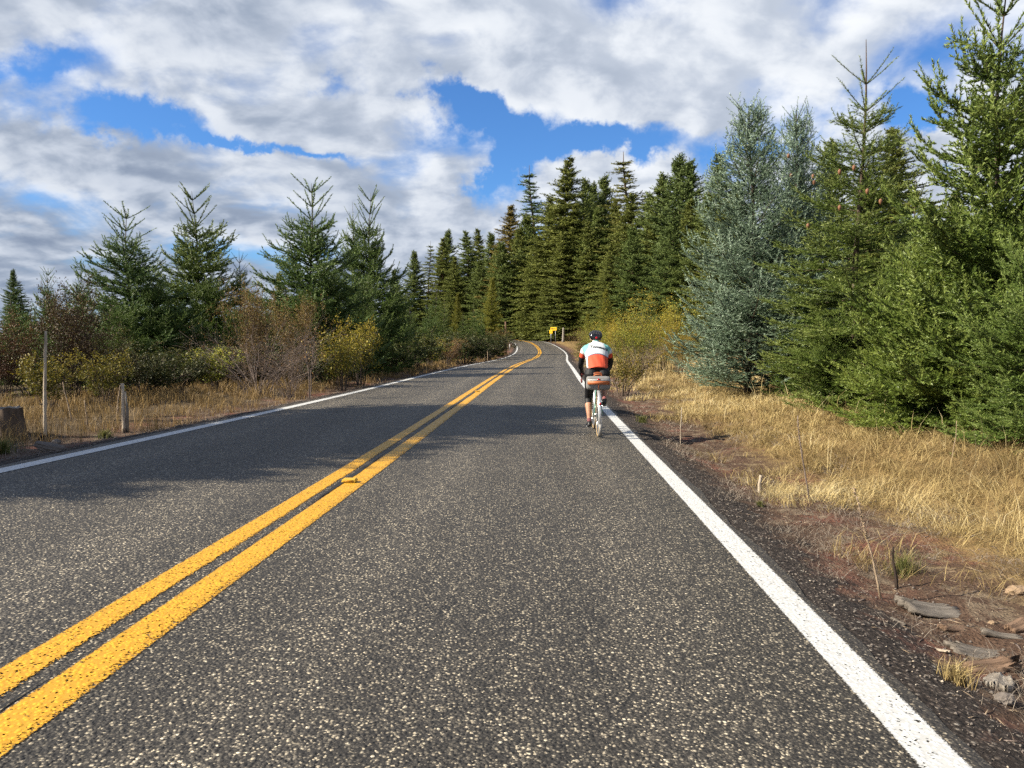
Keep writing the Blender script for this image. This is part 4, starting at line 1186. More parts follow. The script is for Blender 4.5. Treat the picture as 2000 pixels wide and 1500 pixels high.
def stick(nm, ub, vb, ut, vt, r0, r1, mt, label, cat, group=None, bumps=0, seed=0, n=9):
    p = on_ground(ub, vb)
    q = top_at(p, ut, vt)
    rr = np.random.default_rng(seed + 100)
    t = np.linspace(0, 1, n)
    P = (q - p) * t[:, None] + np.cumsum(rr.normal(0, 0.006, (n, 3)), 0) * t[:, None]
    P[0] -= np.array([0, 0, 0.04])
    o = empty(nm, p)
    b = MB()
    b.tube(P, np.linspace(r0, r1, n) * rr.uniform(0.85, 1.15, n), 7)
    b.build('stem', M[mt], o, True)
    if bumps == 1:      # seed head
        b = MB()
        for k in range(70):
            f = rr.uniform(0.55, 1.0)
            c = np.array([np.interp(f, t, P[:, a]) for a in range(3)])
            d = unit(rr.normal(0, 1, 3) + np.array([0, 0, .5]))
            b.tube([c, c + d * 0.008, c + d * 0.016], [0.001, 0.004, 0.001], 4, False)
        b.build('seed_head', M['stalk'], o)
    if bumps == 2:      # roots at the foot
        b = MB()
        for k in range(7):
            a = rr.uniform(0, 6.28)
            l = rr.uniform(0.06, 0.16)
            b.tube([(0, 0, 0.05), (l * .5 * math.cos(a), l * .5 * math.sin(a), 0.05), (l * math.cos(a), l * math.sin(a), -0.02)], [0.03, 0.022, 0.008], 6)
        b.build('root', M['char'], o, True)
    tag(o, label, cat, group)
    return o


GW = 'dry weed stalks in the bare soil on the right'
stick('weed_stalk', 1722, 1170, 1668, 960, 0.007, 0.003, 'stalk', 'long pale leaning weed stalk nearest the camera', 'stalk', GW, 1, 1)
stick('weed_stalk', 1582, 980, 1553, 810, 0.008, 0.005, 'twig_grey', 'dark leaning weed stalk with a shaggy seed head', 'stalk', GW, 1, 2)
stick('weed_stalk', 1329, 872, 1330, 790, 0.009, 0.006, 'pale_wood', 'short white upright stalk beside the cyclist\'s shadow', 'stalk', GW, 0, 3)
stick('weed_stalk', 1752, 1150, 1742, 1075, 0.012, 0.006, 'char', 'short dark stub standing in the green tuft', 'stalk', GW, 0, 4)
stick('weed_stalk', 1858, 905, 1872, 822, 0.005, 0.003, 'stalk', 'thin yellow stem in front of the low broad fir', 'stalk', GW, 0, 5)
stick('weed_stalk', 1300, 745, 1292, 690, 0.006, 0.004, 'stalk', 'thin straight stem in the grass near the silvery fir', 'stalk', GW, 0, 6)
stick('broken_stub', 1483, 962, 1483, 925, 0.024, 0.017, 'pale_wood', 'pale split stub with a jagged top in the soil', 'stump', None, 0, 7)
stick('stake', 88, 858, 85, 652, 0.026, 0.018, 'pale_wood', 'tall thin pale stake with a rough upper end', 'stake', 'bleached stakes left of the road', 2, 8, 14)
sp_post = stick('split_post', 243, 845, 238, 750, 0.036, 0.024, 'pale_wood', 'short pale split post with a dark rotten foot', 'post', 'bleached stakes left of the road', 2, 9)
b = MB()
b.tube([(0.05, 0, 0.02), (0.052, 0.01, 0.35), (0.035, 0, 0.66)], [0.026, 0.02, 0.010], 6)
b.build('splinter', M['dead_wood'], sp_post, True)
for k, (u, vb, vt, lab) in enumerate(((947, 706, 690, 'left one of two thin marker stakes on the left verge'), (952.5, 706, 686, 'right one of two thin marker stakes on the left verge'),
                                      (924, 708, 695, 'grey stake alone on the left verge before the thicket'))):
    stick('marker_stake', u, vb, u, vt, 0.03, 0.025, 'stalk', lab, 'stake', 'thin stakes on the far left verge', 0, 20 + k, 5)
for k, (u, vb, ut, vt, lab) in enumerate(((170, 830, 166, 780, 'spiky dead mullein between the stake and the split post'), (228, 822, 232, 752, 'dried yellow mullein left of the split post'),
                                          (140, 822, 122, 742, 'thin bent dead stem right of the pale stake'))):
    stick('dead_mullein', u, vb, ut, vt, 0.014, 0.008, 'stalk', lab, 'plant', 'dead mulleins on the left verge', 1, 30 + k)


def stump():
    p = on_ground(16, 850)
    r = np.random.default_rng(3)
    n, m = 22, 7
    a = np.arange(n) * 2 * np.pi / n
    flute = 1 + 0.14 * np.sin(a * 5 + 1) + r.normal(0, 0.07, n)
    V = []
    for k in range(m):
        t = k / (m - 1)
        rad = 0.20 * (1.35 - 0.45 * t ** 0.5) * flute
        z = -0.05 + 0.46 * t + (r.normal(0, 0.012, n) if k == m - 1 else 0)
        V.append(np.stack([rad * np.cos(a), rad * np.sin(a), z + 0 * a], -1))
    V = np.concatenate(V + [np.array([[0, 0, 0.30]])])
    i, j = np.meshgrid(np.arange(m - 1), np.arange(n), indexing='ij')
    q = np.stack([i * n + j, i * n + (j + 1) % n, (i + 1) * n + (j + 1) % n, (i + 1) * n + j], -1).reshape(-1, 4)
    o = empty('tree_stump', p)
    mobj('stump_side', np_mesh('stump_side', V[:-1], None, M['bark'], True, quads=q), o)
    top = np.concatenate([V[(m - 1) * n:m * n], V[-1:]])
    mobj('cut_face', np_mesh('cut_face', top, [(k, (k + 1) % n, n) for k in range(n)], M['dead_wood']), o)
    tag(o, 'weathered grey sawn tree stump at the left edge', 'stump')


stump()


def chunk(nm, u, v, size, seed, mt, label, cat, group, flat=1.0, rz=0.0, jag=0.35):
    r = np.random.default_rng(seed)
    bm = bmesh.new()
    bmesh.ops.create_icosphere(bm, subdivisions=3, radius=1.0)
    ax = unit(r.normal(0, 1, (7, 3)))
    for vt in bm.verts:
        c = np.array(vt.co)
        k = 1.0
        for q in ax:                        # broken planes
            k = min(k, 0.62 + 0.25 * abs(q[0]) if (c @ q) <= 0 else min(1.0, (0.60 + 0.3 * abs(q[1])) / max(1e-3, c @ q)))
        k *= 1 + jag * (vnoise(np.array([c[0] * 4 + 9]), np.array([c[1] * 2.2 + c[2] * 5 + seed]), seed)[0] - 0.5)
        vt.co = Vector(c * k * np.array(size) / 2)
    me = bpy.data.meshes.new(nm)
    bm.to_mesh(me)
    bm.free()
    me.materials.append(M[mt])
    p = on_ground(u, v)
    o = mobj(nm, me, None, p + np.array([0, 0, size[2] * 0.15]))
    o.rotation_euler = (r.normal(0, 0.10), r.normal(0, 0.12), rz)
    tag(o, label, cat, group)


def shard(nm, u, v, size, seed, mt, label, rz=0.0, tilt=0.15):
    """split piece of weathered wood: fibrous ridges along its length, torn ends, ragged sides"""
    r = np.random.default_rng(seed)
    nx, ny = 9, 15
    L, W, T = size
    T *= 0.6
    s = np.linspace(-1, 1, ny)
    ends = (1 + r.normal(0, 0.13, ny), 1 + r.normal(0, 0.13, ny))
    taper = 1 - 0.35 * np.abs(np.linspace(-1, 1, nx)) ** 2 * r.uniform(0.3, 1.2) + r.normal(0, 0.05, nx)
    ridge = np.convolve(r.normal(0, 0.3, ny), [0.3, 0.4, 0.3], 'same')
    top, bot = [], []
    for i in range(nx):
        f = -1 + 2 * i / (nx - 1)
        for j in range(ny):
            x = f * L / 2 * (ends[0][j] if f > 0 else ends[1][j])
            y_ = s[j] * W / 2 * taper[i]
            crown_ = 1 - 0.55 * s[j] ** 2
            z = T * (0.5 * crown_ + ridge[j] + r.normal(0, 0.05)) + 0.06 * L * f * f
            top.append((x, y_, max(z, -T * 0.3)))
            bot.append((x, y_, -T * 0.5))
    V = np.array(top + bot)
    n = nx * ny
    i, j = np.meshgrid(np.arange(nx - 1), np.arange(ny - 1), indexing='ij')
    a = (i * ny + j).ravel()
    Q = [np.stack([a, a + ny, a + ny + 1, a + 1], -1), np.stack([a, a + 1, a + ny + 1, a + ny], -1) + n]
    rim = [k for k in range(ny)] + [k * ny + ny - 1 for k in range(1, nx)] + [(nx - 1) * ny + k for k in range(ny - 2, -1, -1)] + [k * ny for k in range(nx - 2, 0, -1)]
    rm = np.array(rim)
    nx2 = np.roll(rm, -1)
    Q.append(np.stack([rm, nx2, nx2 + n, rm + n], -1))
    p = on_ground(u, v)
    o = mobj(nm, np_mesh(nm, V, None, M[mt], False, quads=np.concatenate(Q)), None, p + np.array([0, 0, T * 0.35]))
    o.rotation_euler = (r.normal(0, 0.08) + 0.10, r.normal(0, tilt), rz)
    tag(o, label, 'wood', GC)


M['brown_wood'] = bark('brown_wood', (0.09, 0.055, 0.036), (0.30, 0.20, 0.135), 40, (0.12, 1.4, 1))
GC = 'weathered wood and stones at the lower right'
shard('wood_slab', 1815, 1192, (0.34, 0.21, 0.035), 1, 'grey_wood', 'broad grey weathered wood slab below the green tuft', 0.05)
shard('wood_chunk', 1915, 1280, (0.27, 0.13, 0.03), 2, 'grey_wood', 'long grey wood chunk above the splintered piece', -0.25)
shard('wood_chunk', 1935, 1308, (0.22, 0.09, 0.06), 3, 'brown_wood', 'brown rotten wood chunk under the long grey one', 0.12)
shard('wood_chunk', 1950, 1338, (0.17, 0.12, 0.05), 4, 'dead_wood', 'splintered wood piece with parallel grain near the lower right', 0.9, 0.3)
shard('wood_chip', 1834, 1270, (0.085, 0.022, 0.012), 5, 'pale_wood', 'small bright white wood chip', -0.5)
shard('wood_chunk', 1955, 1243, (0.17, 0.055, 0.03), 6, 'grey_wood', 'pale smooth driftwood piece near the right edge', -0.2)
shard('wood_chunk', 1862, 1230, (0.18, 0.07, 0.03), 7, 'brown_wood', 'brownish wood lump below the broad slab', 0.3)
shard('wood_chunk', 1990, 1226, (0.17, 0.09, 0.04), 11, 'brown_wood', 'tan wood piece cut by the right edge', 0.5)
shard('wood_chip', 1755, 1215, (0.07, 0.018, 0.012), 21, 'grey_wood', 'thin grey splinter on the gravel left of the broad slab', -0.9)
shard('wood_chip', 1850, 1298, (0.12, 0.02, 0.014), 22, 'brown_wood', 'brown stick left of the rotten wood chunk', 0.1)
chunk('stone', 1985, 1158, (0.20, 0.14, 0.10), 8, 'tan_stone', 'tan rounded stone at the right edge below the grass', 'stone', GC)
chunk('stone', 1640, 1085, (0.05, 0.035, 0.03), 9, 'tan_stone', 'small pale stone where the red soil begins', 'stone', GC)
chunk('stone', 1937, 1218, (0.06, 0.045, 0.035), 10, 'tan_stone', 'small tan stone above the pale driftwood', 'stone', GC)
chunk('stone', 1965, 1372, (0.13, 0.10, 0.08), 12, 'stone', 'brown stone under the splintered piece', 'stone', GC)
chunk('stone', 100, 880, (0.62, 0.16, 0.20), 13, 'stone', 'mossy flat slab by the left white line', 'stone', None, rz=0.1)
chunk('stone', 110, 868, (0.20, 0.16, 0.14), 14, 'stone', 'brown lump of rotten root beside the pale stake', 'stone', None)


def loose(nm, n, seed, label, mt, side, y0, y1, e0, e1, s0, s1, long_=1.0):
    r = np.random.default_rng(seed)
    X, Y, e = scatter(r, n, side, y0, y1, e0, e1)
    Z = ground_z(X, Y)
    base = np.array([(1, 0, 0), (-.6, .8, 0), (-.6, -.8, 0), (0, 0, .8), (0, 0, -.6), (.3, .7, .45), (.35, -.6, .4)])
    tri = np.array([(0, 5, 3), (5, 1, 3), (1, 2, 3), (2, 6, 3), (6, 0, 3), (0, 4, 5), (5, 4, 1), (1, 4, 2), (2, 4, 6), (6, 4, 0)])
    s = (s0 * (s1 / s0) ** (r.random(n) ** 2))[:, None, None]
    a = r.uniform(0, 6.28, n)
    B = base[None] * r.uniform(0.6, 1.2, (n, 1, 3)) * np.array([long_, 1, 1]) * (1 + r.normal(0, .12, (n, 7, 1))) * s
    Rm = np.stack([np.stack([np.cos(a), -np.sin(a), 0 * a], -1), np.stack([np.sin(a), np.cos(a), 0 * a], -1), np.tile([0, 0, 1.0], (n, 1))], 1)
    V = np.einsum('nij,nkj->nki', Rm, B) + np.stack([X, Y, Z + s[:, 0, 0] * 0.3], -1)[:, None]
    T = (tri[None] + np.arange(n)[:, None, None] * 7).reshape(-1, 3)
    tag(mobj(nm, np_mesh(nm, V.reshape(-1, 3), T, M[mt])), label, 'gravel' if long_ < 3 else 'twigs', kind='stuff')


loose('loose_gravel', 2600, 1, 'dark loose gravel along the right road edge', 'stone', 1, 2.0, 20, -0.16, 0.9, 0.003, 0.014)
loose('pale_gravel', 420, 2, 'pale stone chips along the right road edge', 'pale_wood', 1, 2.0, 14, -0.1, 1.0, 0.003, 0.009)
loose('left_gravel', 900, 3, 'loose gravel along the left road edge', 'stone', -1, 7, 30, -0.1, 0.8, 0.006, 0.03)
loose('fallen_twigs', 700, 4, 'fallen grey twigs and straw on the bare soil', 'twig_grey', 1, 2.2, 16, 0.2, 2.2, 0.003, 0.008, 9.0)
loose('straw_litter', 700, 5, 'pale broken straw lying on the bare soil', 'stalk', 1, 2.2, 16, 0.15, 2.4, 0.0018, 0.005, 18.0)
# cones in the two near firs
cone_b = MB()
tz = np.linspace(0, -0.10, 7)
cone_b.tube(np.stack([0 * tz, 0 * tz, tz], -1), [0.006, 0.020, 0.024, 0.024, 0.020, 0.013, 0.003], 8)
cone_me = None
for root, Y0, spots in ((fir_b, 15.9, ((1640, 330), (1668, 322), (1694, 368), (1720, 388), (1640, 400), (1578, 436), (1652, 725), (1660, 755))), (fir_a, 19.6, ((1545, 338), (1588, 340), (1540, 300), (1590, 352)))):
    for (u, v) in spots:
        d = ray(u, v)
        k = (Y0 - 1.0) / d[1]
        w = np.array([d[0] * k, Y0 - 1.0, CAM_Z + d[2] * k])
        if cone_me is None:
            o = cone_b.build('cone', M['cone'], root, True)
            cone_me = o.data
        else:
            o = mobj('cone', cone_me, root)
        o.matrix_parent_inverse = Matrix.Identity(4)
        rz, k3 = root.rotation_euler.z, root.scale
        rel = w - np.array(root.location)
        o.location = ((rel[0] * math.cos(-rz) - rel[1] * math.sin(-rz)) / k3[0], (rel[0] * math.sin(-rz) + rel[1] * math.cos(-rz)) / k3[1], rel[2] / k3[2])
        o.scale = (1.15, 1.15, 1.2)

# ------------------------------------------------------------------ raised pavement markers
M['marker'] = plain('marker_plastic', (0.78, 0.46, 0.03), 0.35, var=0.15)
M['marker_dark'] = plain('reflector_amber', (0.55, 0.25, 0.02), 0.15, var=0.1)
for u, v, lab in ((655, 955, 'yellow raised road marker between the centre lines, near one'), (914, 770, 'yellow raised road marker between the centre lines, far one')):
    p = on_ground(u, v)
    t, i, al = road_st(p[0], p[1])
    zr = float(np.interp(p[1], RY, RZ) + np.interp(p[1], RY, RB) * t[0])
    hd = float(np.interp(p[1], RY, RH))
    o = empty('road_marker', (float(np.interp(p[1], RY, RX)) + 0.075 * math.cos(hd), p[1] - 0.075 * math.sin(hd), float(np.interp(p[1], RY, RZ)) + 0.007), -hd)
    o.scale = (1.3, 1.3, 1.3)
    bm = bmesh.new()
    bmesh.ops.create_cube(bm, size=1.0)
    for vt in bm.verts:
        k = 0.72 if vt.co.z > 0 else 1.0
        vt.co = Vector((vt.co.x * 0.105 * (0.9 if vt.co.z > 0 else 1), vt.co.y * 0.095 * k, (vt.co.z + 0.5) * 0.022))
    bmesh.ops.bevel(bm, geom=bm.edges[:], offset=0.003, segments=2, affect='EDGES')
    me = bpy.data.meshes.new('marker_body')
    bm.to_mesh(me)
    bm.free()
    me.materials.append(M['marker'])
    mobj('marker_body', me, o)
    b = MB()
    b.box((0, -0.0425, 0.011), (0.08, 0.004, 0.012), Matrix.Rotation(R_(-32), 3, 'X'))
    b.build('reflector', M['marker_dark'], o)
    tag(o, lab, 'road marker', 'raised road markers')

# ------------------------------------------------------------------ signs at the bend
M['sign_yellow'] = plain('sign_yellow', (1.2, 0.72, 0.02), 0.4, var=0.05)
M['sign_black'] = plain('sign_black', (0.012, 0.012, 0.012), 0.5)
M['steel'] = plain('galvanised_steel', (0.42, 0.43, 0.44), 0.5, 0.7, 0.15)
M['white_plastic'] = plain('white_plastic', (0.78, 0.78, 0.76), 0.5)


def poly_plate(nm, pts, th, mt, parent, loc):
    n = len(pts)
    V = np.array([(x, -th / 2, z) for x, z in pts] + [(x, th / 2, z) for x, z in pts])
    me = bpy.data.meshes.new(nm)
    me.from_pydata(V.tolist(), [], [tuple(range(n)), tuple(range(2 * n - 1, n - 1, -1))] + [(k, n + k, n + (k + 1) % n, (k + 1) % n) for k in range(n)])
    me.materials.append(M[mt])
    return mobj(nm, me, parent, loc)


def rrect(w, h, r=0.04):
    out = []
    for cx_, cy_, a0 in ((w / 2 - r, h / 2 - r, 0), (-w / 2 + r, h / 2 - r, 90), (-w / 2 + r, -h / 2 + r, 180), (w / 2 - r, -h / 2 + r, 270)):
        out += [(cx_ + r * math.cos(R_(a0 + d)), cy_ + r * math.sin(R_(a0 + d))) for d in (0, 45, 90)]
    return out


SY = 140.0
for nm, u, vc, wpx, hpx, kind, lab in (('arrow_sign', 1081.2, 642.2, 12.6, 6.2, 'arrow', 'yellow rectangular sign with a black arrow pointing left at the bend'),
                                       ('speed_sign', 1076.0, 648.0, 6.2, 6.6, 'curve', 'small square yellow curve sign just below the arrow sign')):
    Yd = SY + (0.6 if kind == 'arrow' else 0.0)
    foot, hc = place(u, vc, Yd)
    k = Yd / F_PX
    o = empty(nm, foot, R_(-24))
    W_, H_ = wpx * k, hpx * k
    pn = poly_plate('panel', rrect(W_, H_, 0.05), 0.02, 'sign_yellow', o, (0, 0, hc))
    if kind == 'arrow':
        pts = [(-.42, 0), (-.22, .34), (-.22, .12), (.42, .12), (.42, -.12), (-.22, -.12), (-.22, -.34)]
        poly_plate('arrow', [(x * W_, z * H_) for x, z in pts], 0.006, 'sign_black', pn, (0, -0.0145, 0))
        px_ = 0.30 * W_
    else:
        pts = [(.12, -.36), (.12, 0.02), (-.06, .16), (-.06, .06), (-.28, .22), (-.06, .38), (-.06, .28), (.24, .06), (.24, -.36)]
        poly_plate('arrow', [(x * W_ * 0.8, z * H_ * 0.9) for x, z in pts], 0.006, 'sign_black', pn, (0, -0.0145, 0))
        px_ = 0.0
    b = MB()
    b.box((px_, 0.05, hc / 2), (0.07, 0.05, hc + H_ * 0.6 + 0.3))
    b.build('post', M['steel'], o)
    tag(o, lab, 'road sign', 'yellow road signs at the bend')
p, h = place(995.6, 664.4, 112)
b = MB()
b.box((0, 0, 0.5), (0.10, 0.03, 1.1))
b.box((0, -0.018, 0.9), (0.07, 0.006, 0.14))
tag(b.build('delineator', M['white_plastic'], None, False, p), 'thin white delineator post at the inside of the bend', 'post')
p = on_ground(969, 690)
pp = np.array([p[0], 96.0, gz(p[0] * 96 / p[1], 96.0)])
pp[0] = (969 - 1000) / F_PX * 96
pp[2] = gz(pp[0], 96)
o = empty('mailbox', pp)
b = MB()
b.box((0, 0, 0.9), (0.1, 0.1, 1.9))
b.build('post', M['dead_wood'], o)
b = MB()
b.box((0.18, -0.05, 1.75), (0.28, 0.5, 0.36))
b.tube([(0.18, -0.30, 1.93), (0.18, 0.20, 1.93)], [0.14, 0.14], 12)
b.build('box', M['white_plastic'], o)
tag(o, 'small white box on a grey post in the bushes at the bend', 'mailbox')

# ------------------------------------------------------------------ bicycle
M['frame'] = plain('mint_green_paint', (0.16, 0.42, 0.34), 0.25, 0.1, 0.06, spec=0.6, coat=0.6)
M['chrome'] = plain('polished_alloy', (0.72, 0.73, 0.74), 0.22, 0.9, 0.06)
M['fender'] = plain('brushed_fender', (0.70, 0.71, 0.72), 0.35, 0.55, 0.06)
M['tan'] = plain('tan_rubber', (0.46, 0.32, 0.15), 0.7, 0, 0.12)
M['rubber'] = plain('black_rubber', (0.022, 0.022, 0.024), 0.75, 0, 0.2)
M['leather'] = plain('brown_leather', (0.30, 0.085, 0.03), 0.45, 0, 0.2)
M['tape'] = plain('oxblood_tape', (0.14, 0.025, 0.022), 0.5, 0, 0.2)
M['red_lens'] = plain('red_lens', (0.65, 0.012, 0.02), 0.15, 0, 0.1)
M['flap'] = plain('grey_flap', (0.38, 0.37, 0.35), 0.7, 0, 0.12)
M['canvas'] = plain('grey_canvas', (0.25, 0.245, 0.235), 0.85, 0, 0.10, scale=120, bump=0.3)
M['band'] = plain('reflective_band', (0.74, 0.74, 0.73), 0.4, 0, 0.05)
M['orange_leather'] = plain('orange_leather', (0.56, 0.165, 0.055), 0.55, 0, 0.12)

p = on_ground(1168, 853)
t_, i_, _a = road_st(p[0], p[1])
BIKE_Z = float(np.interp(p[1], RY, RZ) + np.interp(p[1], RY, RB) * t_[0])
d = ray(1168, 853)
k = (BIKE_Z - CAM_Z) / d[2]
BIKE = np.array([d[0] * k, d[1] * k, BIKE_Z + 0.003])
BIKE_R = -R_(2.4)
bike = tag(empty('bicycle', BIKE, BIKE_R), 'mint green touring bicycle with silver mudguards ridden along the white line', 'bicycle')
WR, WB = 0.345, 1.03


def ring(mb, c, R, rr, n=48, m=8, squash=1.0, a0=0.0, a1=2 * np.pi):
    a = np.linspace(a0, a1, n + 1)
    P = np.array(c) + np.stack([0 * a, np.cos(a) * R, np.sin(a) * R], -1)
    rad = np.stack([0 * a, np.cos(a), np.sin(a)], -1)
    th = np.arange(m) * 2 * np.pi / m
    V = P[:, None] + rr * (np.cos(th)[None, :, None] * rad[:, None] + squash * np.sin(th)[None, :, None] * np.array([1.0, 0, 0]))
    i, j = np.meshgrid(np.arange(n), np.arange(m), indexing='ij')
    Q = np.stack([i * m + j, i * m + (j + 1) % m, (i + 1) * m + (j + 1) % m, (i + 1) * m + j], -1).reshape(-1, 4)
    mb.add(V.reshape(-1, 3), None, Q)


def cone_sides(nm, pts, r, mt, parent, n=10):
    b = MB()
    b.tube(pts, r, n)
    return b.build(nm, M[mt], parent, True)


for yc in (0.0, WB):
    c = (0, yc, WR)
    b = MB()
    ring(b, c, 0.306, 0.011)
    wh = b.build('wheel', M['chrome'], bike, True)
    b = MB()
    ring(b, c, 0.328, 0.0165)
    b.build('tyre', M['tan'], wh, True)
    b = MB()
    ring(b, c, 0.338, 0.0105, squash=1.1)
    b.build('tread', M['flap'] if yc == 0 else M['rubber'], wh, True)
    b = MB()
    b.tube([(-0.06, yc, WR), (0.06, yc, WR)], [0.014, 0.014], 12)
    for sx in (-1, 1):
        b.tube([(sx * 0.030, yc, WR), (sx * 0.034, yc, WR)], [0.026, 0.026], 14)
    b.build('hub', M['chrome'], wh, True)
    b = MB()
    for s in range(32):
        a = s * 2 * np.pi / 32
        sx = 1 if s % 2 else -1
        a2 = a + (0.9 if s % 4 < 2 else -0.9)
        b.tube([(sx * 0.032, yc + 0.024 * math.cos(a2), WR + 0.024 * math.sin(a2)), (0, yc + 0.302 * math.cos(a), WR + 0.302 * math.sin(a))], [0.0011, 0.0011], 4, False)
    b.build('spokes', M['chrome'], wh)


def fender(yc, a0, a1):
    b = MB()
    a = np.linspace(R_(a0), R_(a1), 40)
    w, n = 0.025, 7
    th = np.linspace(-1, 1, n)
    R = 0.362 + 0.012 * np.sqrt(1 - (th * 0.98) ** 2)
    for off, fl in ((0, 0), (0.003, 1)):
        V = np.stack([np.broadcast_to(th * w, (40, n)), yc + np.cos(a)[:, None] * (R + off), WR + np.sin(a)[:, None] * (R + off)], -1)
        i, j = np.meshgrid(np.arange(39), np.arange(n - 1), indexing='ij')
        Q = np.stack([i * n + j, i * n + j + 1, (i + 1) * n + j + 1, (i + 1) * n + j], -1).reshape(-1, 4)
        b.add(V.reshape(-1, 3), None, Q)
    for sx in (-1, 1):
        for aa in ((165, 200) if yc == 0 else (150, 185)):
            b.tube([(sx * 0.06, yc, WR), (sx * 0.024, yc + math.cos(R_(aa)) * 0.366, WR + math.sin(R_(aa)) * 0.366)], [0.002, 0.002], 5, False)
    return b.build('fender', M['fender'], bike, True)


fr = fender(0.0, 20, 205)
ff = fender(WB, 25, 190)
b = MB()
b.box((0.012, -0.345, 0.150), (0.052, 0.004, 0.19), Matrix.Rotation(R_(8), 3, 'X'))
b.build('mudflap', M['flap'], fr)
b = MB()
b.box((0.0, WB - 0.375, 0.20), (0.05, 0.004, 0.20))
b.build('mudflap', M['flap'], ff)
b = MB()
ca, sa_ = math.cos(R_(150)), math.sin(R_(150))
b.tube([(0.004, ca * 0.372, WR + sa_ * 0.372), (0.004, ca * 0.400, WR + sa_ * 0.388)], [0.021, 0.017], 12)
b.build('rear_light', M['red_lens'], fr, True)
HT0, HT1, ST, BB = (0, 0.86, 0.78), (0, 0.89, 0.64), (0, 0.255, 0.80), (0, 0.43, 0.275)
b = MB()
b.tube([ST, HT0], 0.0135, 10)
b.tube([BB, HT1], 0.0150, 10)
b.tube([BB, ST], 0.0140, 10)
b.tube([(0, 0.855, 0.81), (0, 0.895, 0.62)], 0.0175, 10)
b.tube([(-0.036, 0.43, 0.275), (0.036, 0.43, 0.275)], 0.020, 12)
for sx in (-1, 1):
    b.tube([(sx * 0.012, 0.255, 0.79), (sx * 0.035, 0.15, 0.62), (sx * 0.062, 0, WR)], 0.008, 8)
    b.tube([(sx * 0.022, 0.40, 0.275), (sx * 0.045, 0.2, 0.31), (sx * 0.062, 0, WR)], 0.009, 8)
b.build('frame', M['frame'], bike, True)
b = MB()
for sx in (-1, 1):
    b.tube([(sx * 0.03, 0.895, 0.66), (sx * 0.042, 0.92, 0.58), (sx * 0.052, 0.965, 0.42), (sx * 0.055, WB, WR)], [0.013, 0.013, 0.011, 0.008], 8)
b.tube([(-0.035, 0.895, 0.66), (0.035, 0.895, 0.66)], 0.013, 8)
b.build('fork', M['frame'], bike, True)
cone_sides('seat_post', [(0, 0.26, 0.78), (0, 0.235, 0.945)], 0.0135, 'chrome', bike)


def loft(sections, mt, nm, parent, n=20, pw=2.0, smooth=True):
    """closed loft of super-ellipses: (centre, half-width vector, half-height vector)"""
    V = []
    a = np.arange(n) * 2 * np.pi / n
    ca, sa = np.sign(np.cos(a)) * abs(np.cos(a)) ** (2 / pw), np.sign(np.sin(a)) * abs(np.sin(a)) ** (2 / pw)
    for c, u, v in sections:
        V.append(np.array(c) + ca[:, None] * np.array(u) + sa[:, None] * np.array(v))
    m = len(V)
    V = np.concatenate(V + [np.array([sections[0][0], sections[-1][0]])])
    i, j = np.meshgrid(np.arange(m - 1), np.arange(n), indexing='ij')
    Q = np.stack([i * n + j, i * n + (j + 1) % n, (i + 1) * n + (j + 1) % n, (i + 1) * n + j], -1).reshape(-1, 4)
    T = [(m * n, (k + 1) % n, k) for k in range(n)] + [(m * n + 1, (m - 1) * n + k, (m - 1) * n + (k + 1) % n) for k in range(n)]
    return mobj(nm, np_mesh(nm, V, T, M[mt], smooth, quads=Q), parent)


sad = loft([((0, y_, z_), (w_, 0, 0), (0, 0, h_)) for y_, z_, w_, h_ in ((0.125, 0.962, 0.055, 0.018), (0.14, 0.965, 0.080, 0.026), (0.19, 0.968, 0.080, 0.027), (0.25, 0.964, 0.055, 0.025), (0.33, 0.962, 0.026, 0.022), (0.395, 0.965, 0.018, 0.016))], 'leather', 'saddle', bike)
b = MB()
for sx in (-1, 1):
    b.tube([(sx * 0.05, 0.15, 0.945), (sx * 0.022, 0.22, 0.925), (sx * 0.02, 0.32, 0.925), (sx * 0.008, 0.385, 0.945)], 0.004, 6)
b.build('rails', M['chrome'], sad, True)
b = MB()
bar = []
for sx in (-1, 1):
    pts = [(0, 0.905, 0.925), (sx * 0.10, 0.905, 0.925), (sx * 0.185, 0.91, 0.922), (sx * 0.205, 0.945, 0.920), (sx * 0.207, 0.995, 0.905), (sx * 0.208, 1.015, 0.87), (sx * 0.21, 1.0, 0.825), (sx * 0.212, 0.95, 0.795), (sx * 0.214, 0.88, 0.79)]
    b.tube(pts, 0.0165, 9)
hb = b.build('handlebar', M['tape'], bike, True)
cone_sides('stem', [(0, 0.853, 0.80), (0, 0.848, 0.91), (0, 0.905, 0.925)], 0.0135, 'chrome', bike)
for sx in (-1, 1):
    b = MB()
    b.tube([(sx * 0.207, 0.985, 0.915), (sx * 0.207, 1.03, 0.945), (sx * 0.207, 1.05, 0.975)], [0.018, 0.018, 0.010], 8)
    b.tube([(sx * 0.207, 1.045, 0.955), (sx * 0.21, 1.075, 0.91), (sx * 0.212, 1.065, 0.84)], [0.007, 0.006, 0.005], 6)
    b.build('brake_lever', M['chrome'], hb, True)
for sx, zz_ in ((-1, -0.165), (1, 0.165)):
    b = MB()
    b.tube([(sx * 0.055, 0.43, 0.275), (sx * 0.075, 0.435, 0.275 + zz_)], [0.013, 0.010], 8)
    cr = b.build('crank', M['chrome'], bike, True)
    b = MB()
    b.box((sx * 0.118, 0.435, 0.275 + zz_), (0.075, 0.065, 0.018))
    b.tube([(sx * 0.07, 0.435, 0.275 + zz_), (sx * 0.15, 0.435, 0.275 + zz_)], 0.006, 6)
    b.build('pedal', M['chrome'], cr)
b = MB()
ring(b, (0.045, 0.43, 0.275), 0.085, 0.006, 40, 6)
b.build('chainring', M['chrome'], bike, True)
b = MB()
